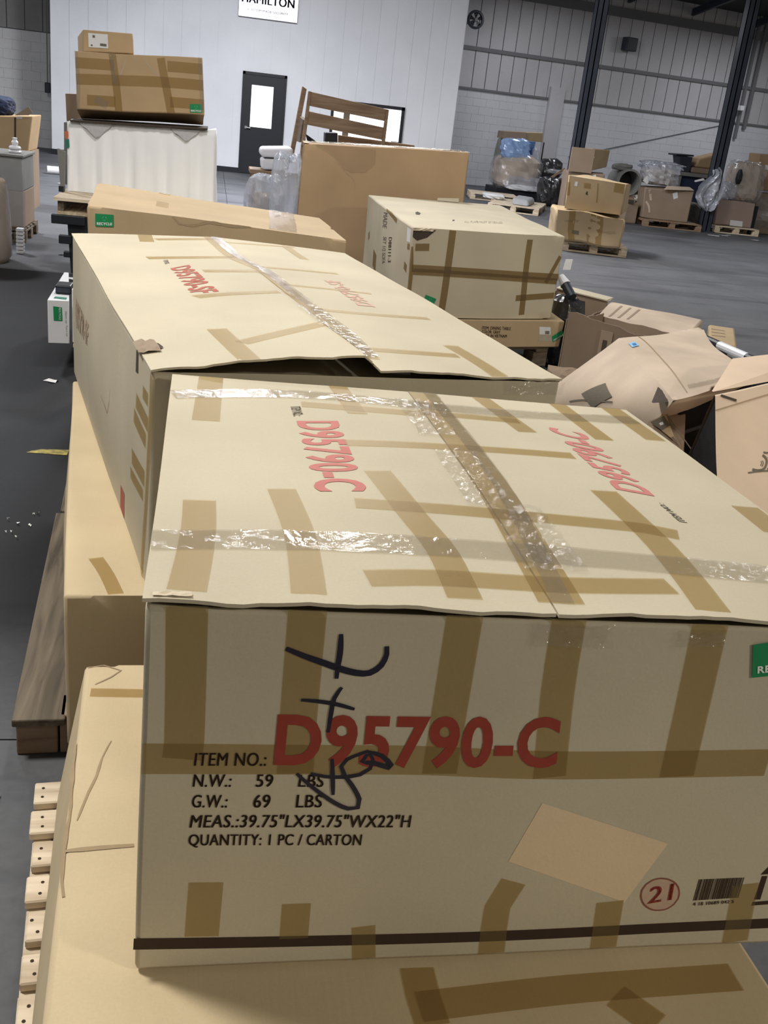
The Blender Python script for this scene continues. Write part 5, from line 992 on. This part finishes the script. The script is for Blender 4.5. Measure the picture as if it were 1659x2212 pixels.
# hanging sheet and goods right of the column
v = []; f = []; n = 16; rn = random.Random(4)
for j in range(n+1):
    h = j/n; z = .42+.82*h; xl = 10.30-.30*math.sin(math.pi*min(1,h*1.15))**.8-.02*rn.random(); xr = 10.40+.22*math.sin(math.pi*h)**.6
    for i in range(n+1): a = i/n; v.append((xl+(xr-xl)*a, 19.49-.05*math.sin(9*a+4*h)-.035*math.sin(17*a-7*h)-rn.uniform(0,.03), z+.06*a*h+rn.uniform(-.01,.01)))
for j in range(n):
    for i in range(n): a = j*(n+1)+i; f.append((a,a+1,a+n+2,a+n+1))
sh = mesh('plastic_sheet', v, f, 'wrap_w', label='blue-white plastic sheet hanging against the right column', cat='sheet', loc=(10.33,19.44,.42)); md = sh.modifiers.new('thick', 'SOLIDIFY'); md.thickness = .004
hx('pale_board', P['b6_board'], .05, 'paper', None, 0, label='short pale stick poking out left of the hanging plastic sheet', cat='stick', loc=(10.1,19.7,.96))
pallet('pine pallet under the film-wrapped carton right of the right column', (10.66,19.60), math.radians(-3), 1.0, 1.1, 5)
t = thing('carton', 'pinkish brown carton with white label on the pallet right of the column', 'carton', (11.2, 20.2, .142)); BX['Z'] = Box([(10.70,19.80,.66),(11.56,19.78,.66),(11.65,20.6,.66),(10.8,20.65,.66)], [(10.72,19.80,.145),(11.58,19.78,.145),(11.65,20.6,.145),(10.8,20.6,.145)], {}, .012, 53); carton_body(BX['Z'], flat_mat('dull_pink_card', (.34,.25,.215), .6), t, bev=.02, step=.2); patch(BX['Z'], 'front', [(.42,.0),(.76,.02),(.74,.24),(.41,.22)], .006, 'white_label', 'paper', t)
t = thing('wrapped_stack', 'tall film-wrapped pinkish stack on the carton right of the column', 'stack', (11.4, 20.3, .66)); bag('load', (11.42,20.3,1.05), (.62,.6,.76), 'card_k', t, seed=35, amp=.12); bag('stretch_film', (11.42,20.27,1.05), (.72,.7,.82), 'wrap', t, seed=36, amp=.2); bag('dark_strap', (11.10,19.9,1.15), (.12,.1,.3), 'black', t, seed=37, n=10)
bag('white_bag', (11.02,20.15,.84), (.36,.4,.36), 'wrap_w', seed=38, label='white plastic bag between the right column and the tall wrapped stack', cat='bag', loc=(11.02,20.15,.66)); 
MB().box(11.60,11.68,19.85,19.95,0,.6).done('strut', 'black', label='dark upright strut right of the white-labelled pink carton', cat='strut', loc=(11.64,19.9,0))
t = thing('wrapped_stack', 'low film-wrapped brown stack at the right edge of the frame', 'stack', (12.3, 20.8, 0)); hx('load', [(11.85,20.4,.0),(13.2,20.4,.0),(13.1,20.4,.86),(11.9,20.4,.85)], .9, 'card_d', t, .03); bag('stretch_film', (12.4,20.8,.45), (1.2,.95,.9), 'wrap', t, seed=39)
t = thing('carton', 'plain brown upright carton with white tag on the stack at the right edge', 'carton', (12.3, 21, .87)); hx('body', [(12.0,20.75,.905),(13.0,20.75,.905),(12.95,20.75,1.69),(11.92,20.75,1.65)], .5, 'card_g', t, .015); hx('white_tag', [(x, 20.73, z) for x, y, z in P['b6_rlabel']], .01, 'paper', t, 0)
bag('grey_bundle', (10.55,20.6,.25), (.5,.5,.5), 'grey', seed=44, label='grey bundle on the floor behind the right column', cat='bundle', loc=(10.55,20.6,0))
for i, (x, y, s, l) in enumerate(((10.25,18.75,.17,'biggest white paper scrap on the floor at the foot of the right column'),(10.55,18.95,.14,'white paper scrap just right of the biggest one by the right column'),(11.10,18.60,.15,'white paper scrap farthest right on the floor before the pine pallet'),(10.8,19.2,.10,'small paper scrap under the edge of the pine pallet'))):
    scrap(x, y, s, l, 80+i, group='paper scraps by the right column')
